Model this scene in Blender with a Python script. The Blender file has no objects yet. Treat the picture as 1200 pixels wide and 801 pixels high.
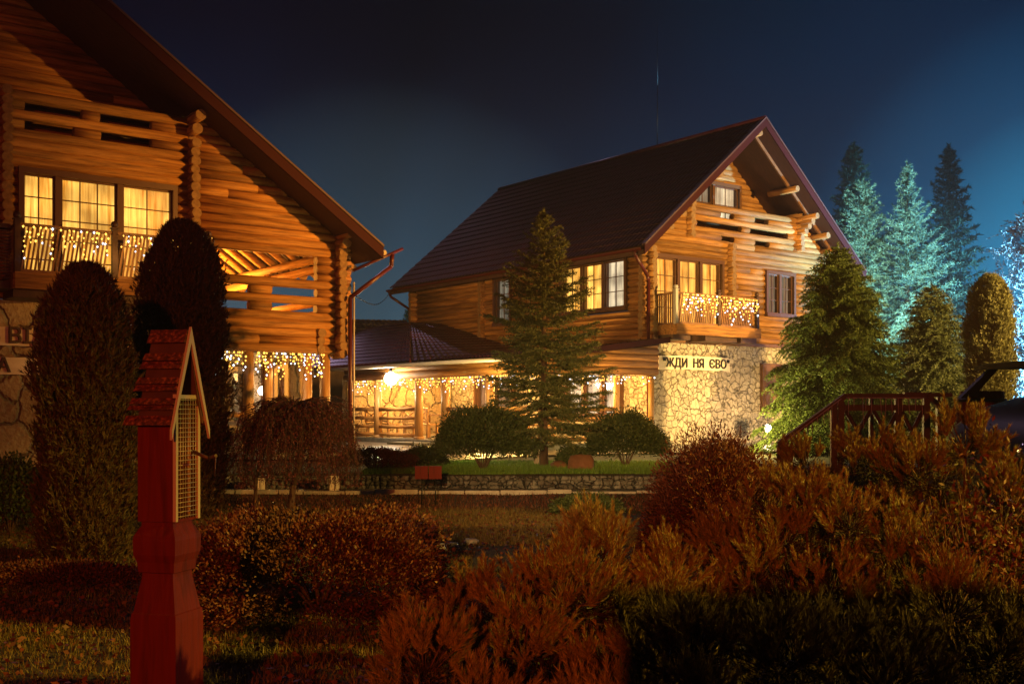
import bpy, math, random
import numpy as np
from mathutils import Vector, Matrix
R = math.radians
sc = bpy.context.scene
col = sc.collection

# ------------------------------------------------------------------ camera
CAMZ = 1.55
cam = bpy.data.cameras.new('camera')
cam.lens = 38.49; cam.sensor_width = 36.0; cam.shift_y = 79.5/1200
cam.clip_start = 0.05; cam.clip_end = 1500
camo = bpy.data.objects.new('camera', cam)
camo.location = (0, 0, CAMZ); camo.rotation_euler = (R(90), 0, 0)
col.objects.link(camo); sc.camera = camo
sc.view_settings.view_transform = 'Standard'
sc.view_settings.look = 'None'
sc.view_settings.exposure = 0.0
sc.view_settings.gamma = 1.0
sc.render.engine = 'CYCLES'
sc.cycles.use_denoising = True
sc.cycles.max_bounces = 6
sc.cycles.diffuse_bounces = 2
sc.cycles.volume_bounces = 0
sc.cycles.transparent_max_bounces = 12
sc.cycles.sample_clamp_indirect = 4.0
sc.cycles.use_adaptive_sampling = True

# ------------------------------------------------------------------ night sky
world = bpy.data.worlds.new('World'); sc.world = world; world.use_nodes = True
nt = world.node_tree; N = nt.nodes; Lk = nt.links
for n in list(N): N.remove(n)
out = N.new('ShaderNodeOutputWorld'); bg = N.new('ShaderNodeBackground')
geo = N.new('ShaderNodeTexCoord')
sky = N.new('ShaderNodeTexSky'); sky.sky_type = 'NISHITA'; sky.sun_disc = False
sky.sun_elevation = R(-6); sky.sun_rotation = R(120)
sepn = N.new('ShaderNodeSeparateXYZ'); Lk.new(geo.outputs['Generated'], sepn.inputs[0])
ramp = N.new('ShaderNodeValToRGB'); cr = ramp.color_ramp
cr.elements[0].position = 0.0; cr.elements[0].color = (0.022, 0.060, 0.090, 1)
cr.elements[1].position = 0.44; cr.elements[1].color = (0.0018, 0.0014, 0.0050, 1)
for p, c in ((0.08, (0.015, 0.046, 0.074, 1)), (0.15, (0.0065, 0.023, 0.048, 1)), (0.20, (0.0036, 0.0115, 0.029, 1)), (0.26, (0.0024, 0.0045, 0.0145, 1)), (0.33, (0.0020, 0.0018, 0.0062, 1))):
    e = cr.elements.new(p); e.color = c
Lk.new(sepn.outputs['Z'], ramp.inputs['Fac'])
# large soft unevenness of the night mist
nz = N.new('ShaderNodeTexNoise'); nz.inputs['Scale'].default_value = 3.0; nz.inputs['Detail'].default_value = 4; nz.inputs['Distortion'].default_value = .6
nmp = N.new('ShaderNodeMapping'); nmp.inputs['Scale'].default_value = (1.3, 1.0, .55); nmp.inputs['Rotation'].default_value = (0, .5, 0)
Lk.new(geo.outputs['Generated'], nmp.inputs[0]); Lk.new(nmp.outputs[0], nz.inputs['Vector'])
mr = N.new('ShaderNodeMapRange'); mr.inputs[1].default_value = .3; mr.inputs[2].default_value = .7
mr.inputs[3].default_value = .50; mr.inputs[4].default_value = 1.55
Lk.new(nz.outputs['Fac'], mr.inputs[0])
vm = N.new('ShaderNodeVectorMath'); vm.operation = 'SCALE'
Lk.new(ramp.outputs[0], vm.inputs[0]); Lk.new(mr.outputs[0], vm.inputs['Scale'])
# floodlit haze at right and between the houses, painted into the sky
dt = N.new('ShaderNodeVectorMath'); dt.operation = 'DOT_PRODUCT'
g = Vector((0.53, 1.0, 0.11)).normalized(); dt.inputs[1].default_value = g
Lk.new(geo.outputs['Generated'], dt.inputs[0])
gr = N.new('ShaderNodeValToRGB'); gc = gr.color_ramp
gc.elements[0].position = 0.90; gc.elements[0].color = (0, 0, 0, 1)
gc.elements[1].position = 1.0; gc.elements[1].color = (0.012, 0.21, 0.40, 1)
e = gc.elements.new(0.972); e.color = (0.001, 0.008, 0.026, 1)
e = gc.elements.new(0.989); e.color = (0.003, 0.045, 0.11, 1)
Lk.new(dt.outputs['Value'], gr.inputs['Fac'])
dt2 = N.new('ShaderNodeVectorMath'); dt2.operation = 'DOT_PRODUCT'; dt2.inputs[1].default_value = Vector((-.12, 1, .04)).normalized()
Lk.new(geo.outputs['Generated'], dt2.inputs[0])
gr2 = N.new('ShaderNodeValToRGB'); g2 = gr2.color_ramp
g2.elements[0].position = .968; g2.elements[0].color = (0, 0, 0, 1); g2.elements[1].position = 1; g2.elements[1].color = (.026, .046, .058, 1)
Lk.new(dt2.outputs['Value'], gr2.inputs['Fac'])
ad0 = N.new('ShaderNodeVectorMath'); ad0.operation = 'ADD'; Lk.new(vm.outputs[0], ad0.inputs[0]); Lk.new(gr2.outputs[0], ad0.inputs[1])
ad = N.new('ShaderNodeVectorMath'); ad.operation = 'ADD'
Lk.new(ad0.outputs[0], ad.inputs[0]); Lk.new(gr.outputs[0], ad.inputs[1])
sk = N.new('ShaderNodeVectorMath'); sk.operation = 'SCALE'; sk.inputs['Scale'].default_value = 0.02
Lk.new(sky.outputs[0], sk.inputs[0])
ad2 = N.new('ShaderNodeVectorMath'); ad2.operation = 'ADD'
Lk.new(ad.outputs[0], ad2.inputs[0]); Lk.new(sk.outputs[0], ad2.inputs[1])
Lk.new(ad2.outputs[0], bg.inputs['Color']); bg.inputs['Strength'].default_value = 1.0
Lk.new(bg.outputs[0], out.inputs['Surface'])

# ------------------------------------------------------------------ lamps
def lamp(name, kind, loc, power, color, radius=.15, target=None, angle=None, blend=.5):
    l = bpy.data.lights.new(name, kind); l.energy = power; l.color = color
    if kind != 'SUN': l.shadow_soft_size = radius
    o = bpy.data.objects.new(name, l); o.location = loc
    if target is not None:
        o.rotation_euler = (Vector(target)-Vector(loc)).to_track_quat('-Z', 'Y').to_euler()
    if kind == 'SPOT':
        l.spot_size = R(angle); l.spot_blend = blend
    col.objects.link(o); return o
SODIUM = (1.0, .46, .12)
glint_sun = lamp('glint_sun', 'SUN', (-23.7, 76.2, 59.5), .085, (.95, .62, .95), target=(0, 0, 0)); glint_sun.data.angle = R(.5)  # added unseen source, angled to put glints on the roof tiles
lamp('car_park_lamp_left_head', 'SPOT', (25, 13, 5.4), 66000, (1.0, .43, .055), .2, (-3.2, 25.2, 4.6), 27, 1)
lamp('car_park_lamp_right_head', 'SPOT', (25, 13.2, 5.4), 64000, (1.0, .62, .17), .2, (7.2, 33, 4.5), 35, .8)
lamp('near_pine_fill', 'SPOT', (17, 1, 6.5), 24000, (1.0, .64, .06), .2, (3.7, 6.0, 1.3), 25, 1)  # added unseen spot brightening the right-hand pines, off the car-park mast
lamp('garden_fill_spot', 'SPOT', (-.9, -7.5, 3.6), 17000, (1.0, .62, .2), .1, (.9, 20.3, .9), 13, 1)  # added fill for the spruce, bushes and terrace grass
lamp('lawn_fill_spot', 'SPOT', (17, 1.3, 6.5), 16000, (1.0, .54, .10), .2, (-1.0, 14.6, 0), 15, .8)  # added unseen spot to brighten the lawn strip
lamp('grass_fill', 'POINT', (2.4, 22.4, 1.0), 70, (1, .80, .30), .1)  # two added fills without fixtures, brightening the terrace grass
lamp('grass_fill', 'POINT', (-1.1, 21.6, 1.0), 60, (1, .80, .30), .1)
lamp('street_lamp_behind', 'POINT', (-0.9, -7.5, 3.1), 3300, (1.0, .14, .015), .08)
lamp('blue_floodlight', 'POINT', (21.2, 39, 5.5), 1500, (.05, .40, 1.0), .25)
lamp('far_fir_fill', 'SPOT', (84, 112, 8), 450000, (.10, .36, .60), .5, (46, 131, 18), 34, .8)  # added unseen spot to lighten the far firs
lamp('tree_floodlight', 'SPOT', (15.6, 35, 1.6), 27000, (.62, .98, .80), .2, (15.4, 46, 8.8), 62, .7)
lamp('birch_floodlight', 'SPOT', (19.8, 33.5, 1.2), 36000, (.22, .66, 1.0), .2, (17.2, 36, 5), 95, .6)
lamp('yard_light_side', 'SPOT', (-4.9, 27.4, 4.4), 420, (1.0, .80, .42), .1, (0.5, 37, 5), 110, .8)

# ------------------------------------------------------------------ frames
C1, S1 = .796, .605
ANG = math.atan2(S1, C1)
OR_ = Vector((3.886, 31.32, 0)); OL = Vector((-3.926, 24.62, 0))
def toW(O, a, b, z): return Vector((O.x + C1*a - S1*b, O.y + S1*a + C1*b, z))

# ------------------------------------------------------------------ materials
MATS = {}
def mat(name, base=(.5, .5, .5), rough=.6, metal=0., spec=.5):
    m = bpy.data.materials.new(name); m.use_nodes = True
    b = m.node_tree.nodes['Principled BSDF']
    b.inputs['Base Color'].default_value = (*base, 1); b.inputs['Roughness'].default_value = rough
    b.inputs['Metallic'].default_value = metal; b.inputs['Specular IOR Level'].default_value = spec
    MATS[name] = m; return m
def nodes(m): return m.node_tree.nodes, m.node_tree.links, m.node_tree.nodes['Principled BSDF']
def noise_col(m, stops, scale=8, detail=5, coord='Object', stretch=(1, 1, 1), bump=0, bscale=None, dist=.02, rough=None):
    n, l, b = nodes(m)
    tc = n.new('ShaderNodeTexCoord'); mp = n.new('ShaderNodeMapping'); mp.inputs['Scale'].default_value = stretch
    l.new(tc.outputs[coord], mp.inputs[0])
    t = n.new('ShaderNodeTexNoise'); t.inputs['Scale'].default_value = scale; t.inputs['Detail'].default_value = detail
    l.new(mp.outputs[0], t.inputs['Vector'])
    r = n.new('ShaderNodeValToRGB'); c = r.color_ramp
    c.elements[0].position = stops[0][0]; c.elements[0].color = (*stops[0][1], 1)
    c.elements[1].position = stops[-1][0]; c.elements[1].color = (*stops[-1][1], 1)
    for p, k in stops[1:-1]:
        e = c.elements.new(p); e.color = (*k, 1)
    l.new(t.outputs['Fac'], r.inputs[0]); l.new(r.outputs[0], b.inputs['Base Color'])
    if bump:
        t2 = n.new('ShaderNodeTexNoise'); t2.inputs['Scale'].default_value = bscale or scale*4; t2.inputs['Detail'].default_value = 6
        l.new(mp.outputs[0], t2.inputs['Vector'])
        bp = n.new('ShaderNodeBump'); bp.inputs['Strength'].default_value = bump; bp.inputs['Distance'].default_value = dist
        l.new(t2.outputs['Fac'], bp.inputs['Height']); l.new(bp.outputs[0], b.inputs['Normal'])
    return m
def emit(name, color, strength):
    m = mat(name, (0, 0, 0)); b = m.node_tree.nodes['Principled BSDF']
    b.inputs['Emission Color'].default_value = (*color, 1); b.inputs['Emission Strength'].default_value = strength
    return m
# logs that run along a (x) or b (y): grain stretched along the log, each log its own tone
def logmat(name, along, dark, light):
    m = mat(name, rough=.68, spec=.25); st = (.35, 6, 6) if along == 'x' else (6, .35, 6)
    noise_col(m, [(.25, dark), (.55, light), (.8, tuple(min(1, v*1.25) for v in light))], scale=2.6, stretch=st, bump=.35, bscale=9, dist=.02)
    n, l, b = nodes(m)
    ramp_out = b.inputs['Base Color'].links[0].from_socket
    g_ = n.new('ShaderNodeNewGeometry')
    mr0 = n.new('ShaderNodeMapRange'); mr0.inputs[3].default_value = .55; mr0.inputs[4].default_value = 1.15
    l.new(g_.outputs['Random Per Island'], mr0.inputs[0])
    tc = n.new('ShaderNodeTexCoord'); mp = n.new('ShaderNodeMapping'); mp.inputs['Scale'].default_value = (1.1, 16, 16) if along == 'x' else (16, 1.1, 16)
    l.new(tc.outputs['Object'], mp.inputs[0]); tk = n.new('ShaderNodeTexNoise'); tk.inputs['Scale'].default_value = 1.6; tk.inputs['Detail'].default_value = 6; tk.inputs['Roughness'].default_value = .7
    l.new(mp.outputs[0], tk.inputs['Vector']); mk = n.new('ShaderNodeMapRange'); mk.inputs[1].default_value = .36; mk.inputs[2].default_value = .52; mk.inputs[3].default_value = .62; mk.inputs[4].default_value = 1.05
    l.new(tk.outputs['Fac'], mk.inputs[0]); mr_ = n.new('ShaderNodeMath'); mr_.operation = 'MULTIPLY'
    l.new(mr0.outputs[0], mr_.inputs[0]); l.new(mk.outputs[0], mr_.inputs[1])
    v = n.new('ShaderNodeVectorMath'); v.operation = 'SCALE'
    l.new(ramp_out, v.inputs[0]); l.new(mr_.outputs[0], v.inputs['Scale']); l.new(v.outputs[0], b.inputs['Base Color'])
    return m
M_LOGX = logmat('log_wood_x', 'x', (.15, .055, .015), (.43, .195, .052))
M_LOGY = logmat('log_wood_y', 'y', (.15, .055, .015), (.43, .195, .052))
M_LOGZ = noise_col(mat('post_wood', rough=.45), [(.3, (.26, .12, .035)), (.7, (.48, .25, .085))], 3, stretch=(6, 6, .4), bump=.2)
M_END = noise_col(mat('log_end', rough=.8), [(.3, (.17, .085, .03)), (.7, (.29, .16, .065))], 14)
M_TRIM = noise_col(mat('trim_wood', rough=.5), [(.3, (.12, .05, .022)), (.7, (.2, .09, .035))], 5, bump=.15)
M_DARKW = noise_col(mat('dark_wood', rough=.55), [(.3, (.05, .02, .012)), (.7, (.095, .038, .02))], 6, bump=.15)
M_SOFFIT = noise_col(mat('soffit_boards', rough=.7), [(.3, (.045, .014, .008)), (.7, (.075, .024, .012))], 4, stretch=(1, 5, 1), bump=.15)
M_RAIL = noise_col(mat('rail_wood', rough=.5), [(.3, (.22, .09, .03)), (.7, (.33, .15, .05))], 7, bump=.15)
M_FRAME = mat('window_frame_brown', (.11, .045, .02), .35)
M_ROOF = noise_col(mat('roof_metal_tile', rough=.33, spec=.6), [(.3, (.028, .005, .014)), (.7, (.055, .010, .026))], 3, bump=.03)
M_ROOFG = noise_col(mat('roof_grey_tile', rough=.5), [(.3, (.07, .04, .055)), (.7, (.11, .065, .085))], 3)
M_VERGE = mat('verge_metal', (.04, .005, .007), .7, spec=.15)
M_VERGEL = mat('verge_flashing', (.09, .045, .05), .55, spec=.3)
M_PIPE = mat('downpipe_metal', (.085, .012, .010), .35)
M_WHITEP = mat('pale_pipe', (.5, .45, .42), .4)
M_CONC = noise_col(mat('concrete', rough=.8), [(.3, (.14, .125, .11)), (.7, (.24, .22, .2))], 6, bump=.3)
M_IRON = mat('black_iron', (.02, .02, .022), .4, .5)
def stonemat(name, scale, c1, c2, c3, mortar, bump=.9):
    m = mat(name, rough=.8); n, l, b = nodes(m)
    tc = n.new('ShaderNodeTexCoord'); 
    no = n.new('ShaderNodeTexNoise'); no.inputs['Scale'].default_value = 3.2; no.inputs['Detail'].default_value = 4
    l.new(tc.outputs['Object'], no.inputs['Vector'])
    mx = n.new('ShaderNodeVectorMath'); mx.operation = 'MULTIPLY_ADD'
    mx.inputs[1].default_value = (.30, .30, .30); l.new(no.outputs['Color'], mx.inputs[0]); l.new(tc.outputs['Object'], mx.inputs[2])
    v = n.new('ShaderNodeTexVoronoi'); v.inputs['Scale'].default_value = scale
    v2 = n.new('ShaderNodeTexVoronoi'); v2.feature = 'DISTANCE_TO_EDGE'; v2.inputs['Scale'].default_value = scale
    l.new(mx.outputs[0], v.inputs['Vector']); l.new(mx.outputs[0], v2.inputs['Vector'])
    sp = n.new('ShaderNodeSeparateColor'); l.new(v.outputs['Color'], sp.inputs[0])
    r = n.new('ShaderNodeValToRGB'); c = r.color_ramp
    c.elements[0].color = (*c1, 1); c.elements[1].color = (*c3, 1); e = c.elements.new(.5); e.color = (*c2, 1)
    l.new(sp.outputs[0], r.inputs[0])
    n2 = n.new('ShaderNodeTexNoise'); n2.inputs['Scale'].default_value = 9; n2.inputs['Detail'].default_value = 8
    l.new(tc.outputs['Object'], n2.inputs['Vector'])
    mrn = n.new('ShaderNodeMapRange'); mrn.inputs[3].default_value = .55; mrn.inputs[4].default_value = 1.4
    l.new(n2.outputs['Fac'], mrn.inputs[0])
    vs = n.new('ShaderNodeVectorMath'); vs.operation = 'SCALE'; l.new(r.outputs[0], vs.inputs[0]); l.new(mrn.outputs[0], vs.inputs['Scale'])
    mrm = n.new('ShaderNodeMapRange'); mrm.inputs[1].default_value = .0; mrm.inputs[2].default_value = .06
    l.new(v2.outputs['Distance'], mrm.inputs[0])
    mix = n.new('ShaderNodeMix'); mix.data_type = 'RGBA'; mix.inputs[6].default_value = (*mortar, 1)
    l.new(mrm.outputs[0], mix.inputs[0]); l.new(vs.outputs[0], mix.inputs[7]); l.new(mix.outputs[2], b.inputs['Base Color'])
    mh = n.new('ShaderNodeMapRange'); mh.inputs[1].default_value = 0; mh.inputs[2].default_value = .06
    l.new(v2.outputs['Distance'], mh.inputs[0])
    s1 = n.new('ShaderNodeMath'); s1.operation = 'MULTIPLY'; s1.inputs[1].default_value = .8; l.new(n2.outputs['Fac'], s1.inputs[0])
    s2 = n.new('ShaderNodeMath'); s2.operation = 'ADD'; l.new(mh.outputs[0], s2.inputs[0]); l.new(s1.outputs[0], s2.inputs[1])
    s3 = n.new('ShaderNodeMath'); s3.operation = 'MULTIPLY_ADD'; s3.inputs[1].default_value = .3; l.new(sp.outputs[1], s3.inputs[0]); l.new(s2.outputs[0], s3.inputs[2])
    bp = n.new('ShaderNodeBump'); bp.inputs['Strength'].default_value = bump; bp.inputs['Distance'].default_value = .10
    l.new(s3.outputs[0], bp.inputs['Height']); l.new(bp.outputs[0], b.inputs['Normal'])
    return m
M_STONE = stonemat('rubble_stone', 5.0, (.42, .35, .27), (.48, .41, .32), (.56, .48, .37), (.29, .23, .16), .9)
M_STONE2 = stonemat('large_rubble_stone', 1.7, (.24, .16, .09), (.34, .24, .14), (.42, .32, .2), (.26, .19, .12))
M_STONE3 = stonemat('grey_rubble_stone', 5.5, (.12, .105, .09), (.18, .165, .14), (.25, .235, .21), (.06, .05, .045))
def leafmat(name, c1, c2, rough=.55, trans=.25):
    m = mat(name, rough=rough, spec=.35); n, l, b = nodes(m)
    g_ = n.new('ShaderNodeNewGeometry'); r = n.new('ShaderNodeValToRGB'); c = r.color_ramp
    c.elements[0].color = (*c1, 1); c.elements[1].color = (*c2, 1)
    l.new(g_.outputs['Random Per Island'], r.inputs[0]); l.new(r.outputs[0], b.inputs['Base Color'])
    return m
M_SPRUCE = leafmat('spruce_needles', (.06, .085, .03), (.16, .18, .07))
M_SPRUCEY = leafmat('spruce_needles_fresh', (.07, .11, .018), (.18, .23, .05))
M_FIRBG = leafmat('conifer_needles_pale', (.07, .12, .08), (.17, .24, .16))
M_FIRDK = leafmat('conifer_needles_dark', (.02, .03, .022), (.05, .065, .045))
M_THUJA = leafmat('thuja_scales', (.045, .026, .012), (.12, .075, .028))
M_THUJAY = leafmat('thuja_scales_tan', (.15, .15, .055), (.31, .29, .11))
M_PINE = leafmat('mountain_pine_needles', (.10, .075, .02), (.29, .20, .06))
M_DEAD = leafmat('dead_needles_gap_shade', (.012, .007, .005), (.035, .018, .010))  # dead needles, darkened to paint the shade between the lobes
M_BOX = leafmat('round_shrub_leaves', (.03, .05, .016), (.085, .11, .035))
M_BARB = leafmat('barberry_leaves', (.055, .013, .01), (.15, .045, .022))
M_WEEP = leafmat('weeping_birch_leaves', (.09, .022, .024), (.24, .07, .07))
M_BIRCH = leafmat('birch_twigs_leaves', (.25, .28, .3), (.5, .55, .6))
M_GRASS = leafmat('grass_blades', (.075, .05, .016), (.17, .115, .034))
M_GRASSG = leafmat('grass_blades_fresh', (.07, .14, .012), (.17, .30, .035))
M_BARK = noise_col(mat('bark', rough=.9), [(.3, (.06, .035, .022)), (.7, (.14, .085, .055))], 14, stretch=(1, 1, .3), bump=.8)
M_BARKR = noise_col(mat('pine_twig_bark', rough=.8), [(.3, (.05, .02, .012)), (.7, (.12, .045, .022))], 20, bump=.4)
M_SOIL = noise_col(mat('soil_and_turf', rough=.95), [(.3, (.028, .02, .011)), (.6, (.06, .05, .02)), (.8, (.08, .075, .025))], 3.5, detail=9, bump=.8, bscale=30)
M_PAVE = noise_col(mat('wet_paving', rough=.28), [(.3, (.06, .055, .05)), (.7, (.13, .12, .11))], 2.5, detail=8, bump=.35, bscale=10)
M_PAVE2 = noise_col(mat('path_slabs', rough=.42), [(.3, (.10, .08, .06)), (.7, (.22, .19, .16))], 2.2, detail=8, bump=.35, bscale=12)
M_KERB = noise_col(mat('kerb_stone', rough=.5), [(.3, (.3, .25, .2)), (.7, (.5, .45, .38))], 5, bump=.3)
M_REDP = noise_col(mat('red_paint', rough=.7, spec=.2), [(.25, (.045, .005, .003)), (.5, (.12, .010, .006)), (.8, (.08, .007, .005))], 3.5, detail=8, stretch=(5, 5, .5), bump=.5, bscale=9, dist=.008)
M_SHING = noise_col(mat('red_felt_shingle', rough=.9), [(.35, (.035, .006, .004)), (.55, (.11, .02, .01)), (.7, (.26, .08, .035))], 60, detail=3, bump=.5, bscale=120, dist=.004)
M_TRIMW = mat('pale_board', (.42, .34, .27), .6)
M_GLOWPLY = noise_col(mat('glow_tinted_plywood', rough=.6), [(.3, (.42, .15, .04)), (.7, (.62, .3, .09))], 5, stretch=(1, 1, .3))  # orange glow behind the mesh, put into the panel colour
M_MESHW = mat('galvanised_mesh', (.45, .4, .34), .4, .3)
M_SIGN = noise_col(mat('sign_board', rough=.6), [(.3, (.72, .60, .46)), (.7, (.85, .74, .6))], 3, stretch=(1, 4, 4))
M_LET = mat('black_lettering', (.015, .012, .012), .5)
M_LETW = mat('wooden_lettering', (.34, .16, .06), .5)
M_CARP = mat('car_paint_navy', (.004, .006, .015), .45, spec=.2)
M_TYRE = mat('tyre_rubber', (.012, .012, .013), .75)
M_CHROME = mat('chrome', (.6, .6, .62), .15, 1.0)
M_RUST = noise_col(mat('russet_rock', rough=.85), [(.3, (.14, .06, .03)), (.7, (.27, .12, .06))], 5, bump=.8)
M_WIRE = mat('light_string_wire', (.35, .25, .15), .6)
M_WIREW = mat('white_light_cord', (.55, .45, .42), .5)
def bulbmat(name, c, s):
    m = emit(name, c, s); m.cycles.emission_sampling = 'NONE'; return m
M_BW = bulbmat('warm_bulb', (1, .50, .07), 3.6); M_BC = bulbmat('cool_bulb', (.75, .85, 1), 3.5)
M_LAMPW = emit('lamp_globe_white', (1, .93, .78), 45)
M_LAMPF = emit('floodlight_face', (1, .80, .5), 60)
# glass: mostly clear, some gloss
def glassmat():
    m = bpy.data.materials.new('window_glass'); m.use_nodes = True; n = m.node_tree.nodes; l = m.node_tree.links
    for x in list(n): n.remove(x)
    o = n.new('ShaderNodeOutputMaterial'); t = n.new('ShaderNodeBsdfTransparent'); g_ = n.new('ShaderNodeBsdfGlossy'); g_.inputs['Roughness'].default_value = .05
    mx = n.new('ShaderNodeMixShader'); mx.inputs[0].default_value = .07
    l.new(t.outputs[0], mx.inputs[1]); l.new(g_.outputs[0], mx.inputs[2]); l.new(mx.outputs[0], o.inputs[0]); return m
M_GLASS = glassmat()
# lit curtains / lit room seen through the window
def curtain(name, cA, cB, strength, scale=9, axis='x'):
    m = mat(name, (.10, .055, .02), .9, spec=.1); n, l, b = nodes(m)
    tc = n.new('ShaderNodeTexCoord'); w = n.new('ShaderNodeTexNoise'); w.inputs['Scale'].default_value = scale; w.inputs['Detail'].default_value = 4
    mp = n.new('ShaderNodeMapping'); mp.inputs['Scale'].default_value = (1, 1, .10)
    l.new(tc.outputs['Object'], mp.inputs[0]); l.new(mp.outputs[0], w.inputs['Vector'])
    r = n.new('ShaderNodeValToRGB'); c = r.color_ramp; c.elements[0].position = .32; c.elements[1].position = .68
    c.elements[0].color = (*cA, 1); c.elements[1].color = (*cB, 1); l.new(w.outputs['Fac'], r.inputs[0])
    w2 = n.new('ShaderNodeTexNoise'); w2.inputs['Scale'].default_value = 1.4; l.new(tc.outputs['Object'], w2.inputs['Vector'])
    mr_ = n.new('ShaderNodeMapRange'); mr_.inputs[1].default_value = .35; mr_.inputs[2].default_value = .65; mr_.inputs[3].default_value = .5*strength; mr_.inputs[4].default_value = 1.25*strength
    l.new(w2.outputs['Fac'], mr_.inputs[0])
    l.new(r.outputs[0], b.inputs['Emission Color']); l.new(mr_.outputs[0], b.inputs['Emission Strength'])
    return m
M_CURT = curtain('lit_amber_curtain', (.50, .14, .010), (1.0, .50, .085), 2.0)
M_CURTY = curtain('lit_yellow_curtain', (.46, .16, .012), (1.0, .55, .10), 2.0)
M_CURTW = curtain('lit_white_curtain', (.42, .34, .22), (1.0, .80, .48), 1.35)
M_CURTD = curtain('dim_grey_curtain', (.10, .12, .09), (.42, .40, .28), .5)
M_CURTB = curtain('blue_lit_curtain', (.02, .12, .42), (.55, .68, 1.0), .9)

# ------------------------------------------------------------------ geometry helpers
class G:
    def __init__(s): s.v = []; s.f = []; s.m = []; s.sm = []
    def add(s, vs, fs, mi=0, smooth=False):
        k = len(s.v); s.v.extend([tuple(v) for v in vs]); s.f.extend([tuple(i+k for i in f) for f in fs])
        s.m.extend([mi]*len(fs)); s.sm.extend([smooth]*len(fs)); return s
    def box(s, x0, x1, y0, y1, z0, z1, mi=0):
        v = [(x0, y0, z0), (x1, y0, z0), (x1, y1, z0), (x0, y1, z0), (x0, y0, z1), (x1, y0, z1), (x1, y1, z1), (x0, y1, z1)]
        return s.add(v, [(0, 3, 2, 1), (4, 5, 6, 7), (0, 1, 5, 4), (1, 2, 6, 5), (2, 3, 7, 6), (3, 0, 4, 7)], mi)
    def cyl(s, p, q, r, r2=None, n=10, mi=0, cap=None, jit=0):
        p = Vector(p); q = Vector(q); r2 = r if r2 is None else r2
        d = (q-p).normalized(); u = d.cross(Vector((0, 0, 1)))
        if u.length < 1e-3: u = d.cross(Vector((1, 0, 0)))
        u.normalize(); w = d.cross(u)
        vs = [p+(u*math.cos(2*math.pi*i/n)+w*math.sin(2*math.pi*i/n))*r for i in range(n)] + [q+(u*math.cos(2*math.pi*i/n)+w*math.sin(2*math.pi*i/n))*r2 for i in range(n)]
        s.add(vs, [(i, (i+1) % n, n+(i+1) % n, n+i) for i in range(n)], mi, True)
        k = len(s.v)-2*n; cm = mi if cap is None else cap
        s.f += [tuple(k+i for i in reversed(range(n))), tuple(k+n+i for i in range(n))]; s.m += [cm, cm]; s.sm += [False, False]
        return s
    def tube(s, pts, r, n=6, mi=0, r2=None):
        pts = [Vector(p) for p in pts]; L = len(pts)
        for i in range(L-1):
            a = r if r2 is None else r+(r2-r)*i/(L-1); b = r if r2 is None else r+(r2-r)*(i+1)/(L-1)
            s.cyl(pts[i], pts[i+1], a, b, n, mi)
        return s
    def sph(s, c, r, mi=0, n=8, m=6, sc_=(1, 1, 1)):
        vs = [(c[0], c[1], c[2]+r*sc_[2])]
        for j in range(1, m):
            t = math.pi*j/m
            for i in range(n):
                p = 2*math.pi*i/n; vs.append((c[0]+r*sc_[0]*math.sin(t)*math.cos(p), c[1]+r*sc_[1]*math.sin(t)*math.sin(p), c[2]+r*sc_[2]*math.cos(t)))
        vs.append((c[0], c[1], c[2]-r*sc_[2])); f = []
        for i in range(n): f.append((0, 1+i, 1+(i+1) % n))
        for j in range(m-2):
            for i in range(n): f.append((1+j*n+i, 1+(j+1)*n+i, 1+(j+1)*n+(i+1) % n, 1+j*n+(i+1) % n))
        b = 1+(m-2)*n
        for i in range(n): f.append((b+i, len(vs)-1, b+(i+1) % n))
        return s.add(vs, f, mi, True)
    def octa(s, c, r, mi=0):
        x, y, z = c
        return s.add([(x, y, z+r), (x+r, y, z), (x, y+r, z), (x-r, y, z), (x, y-r, z), (x, y, z-r*1.3)],
                     [(0, 1, 2), (0, 2, 3), (0, 3, 4), (0, 4, 1), (5, 2, 1), (5, 3, 2), (5, 4, 3), (5, 1, 4)], mi)
    def prism(s, poly, z0, z1, mi=0):          # polygon in xy, extruded in z
        n = len(poly); vs = [(x, y, z0) for x, y in poly]+[(x, y, z1) for x, y in poly]
        return s.add(vs, [tuple(reversed(range(n))), tuple(range(n, 2*n))]+[(i, (i+1) % n, n+(i+1) % n, n+i) for i in range(n)], mi)
    def prism_y(s, poly, y0, y1, mi=0):        # polygon in xz, extruded in y
        n = len(poly); vs = [(x, y0, z) for x, z in poly]+[(x, y1, z) for x, z in poly]
        return s.add(vs, [tuple(range(n)), tuple(reversed(range(n, 2*n)))]+[(i, n+i, n+(i+1) % n, (i+1) % n) for i in range(n)], mi)
    def obj(s, name, mats, parent=None):
        me = bpy.data.meshes.new(name); me.from_pydata(s.v, [], s.f)
        for m in (mats if isinstance(mats, (list, tuple)) else [mats]): me.materials.append(m)
        me.polygons.foreach_set('material_index', s.m); me.polygons.foreach_set('use_smooth', s.sm); me.update()
        o = bpy.data.objects.new(name, me); col.objects.link(o)
        if parent is not None: o.parent = parent
        return o
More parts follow.
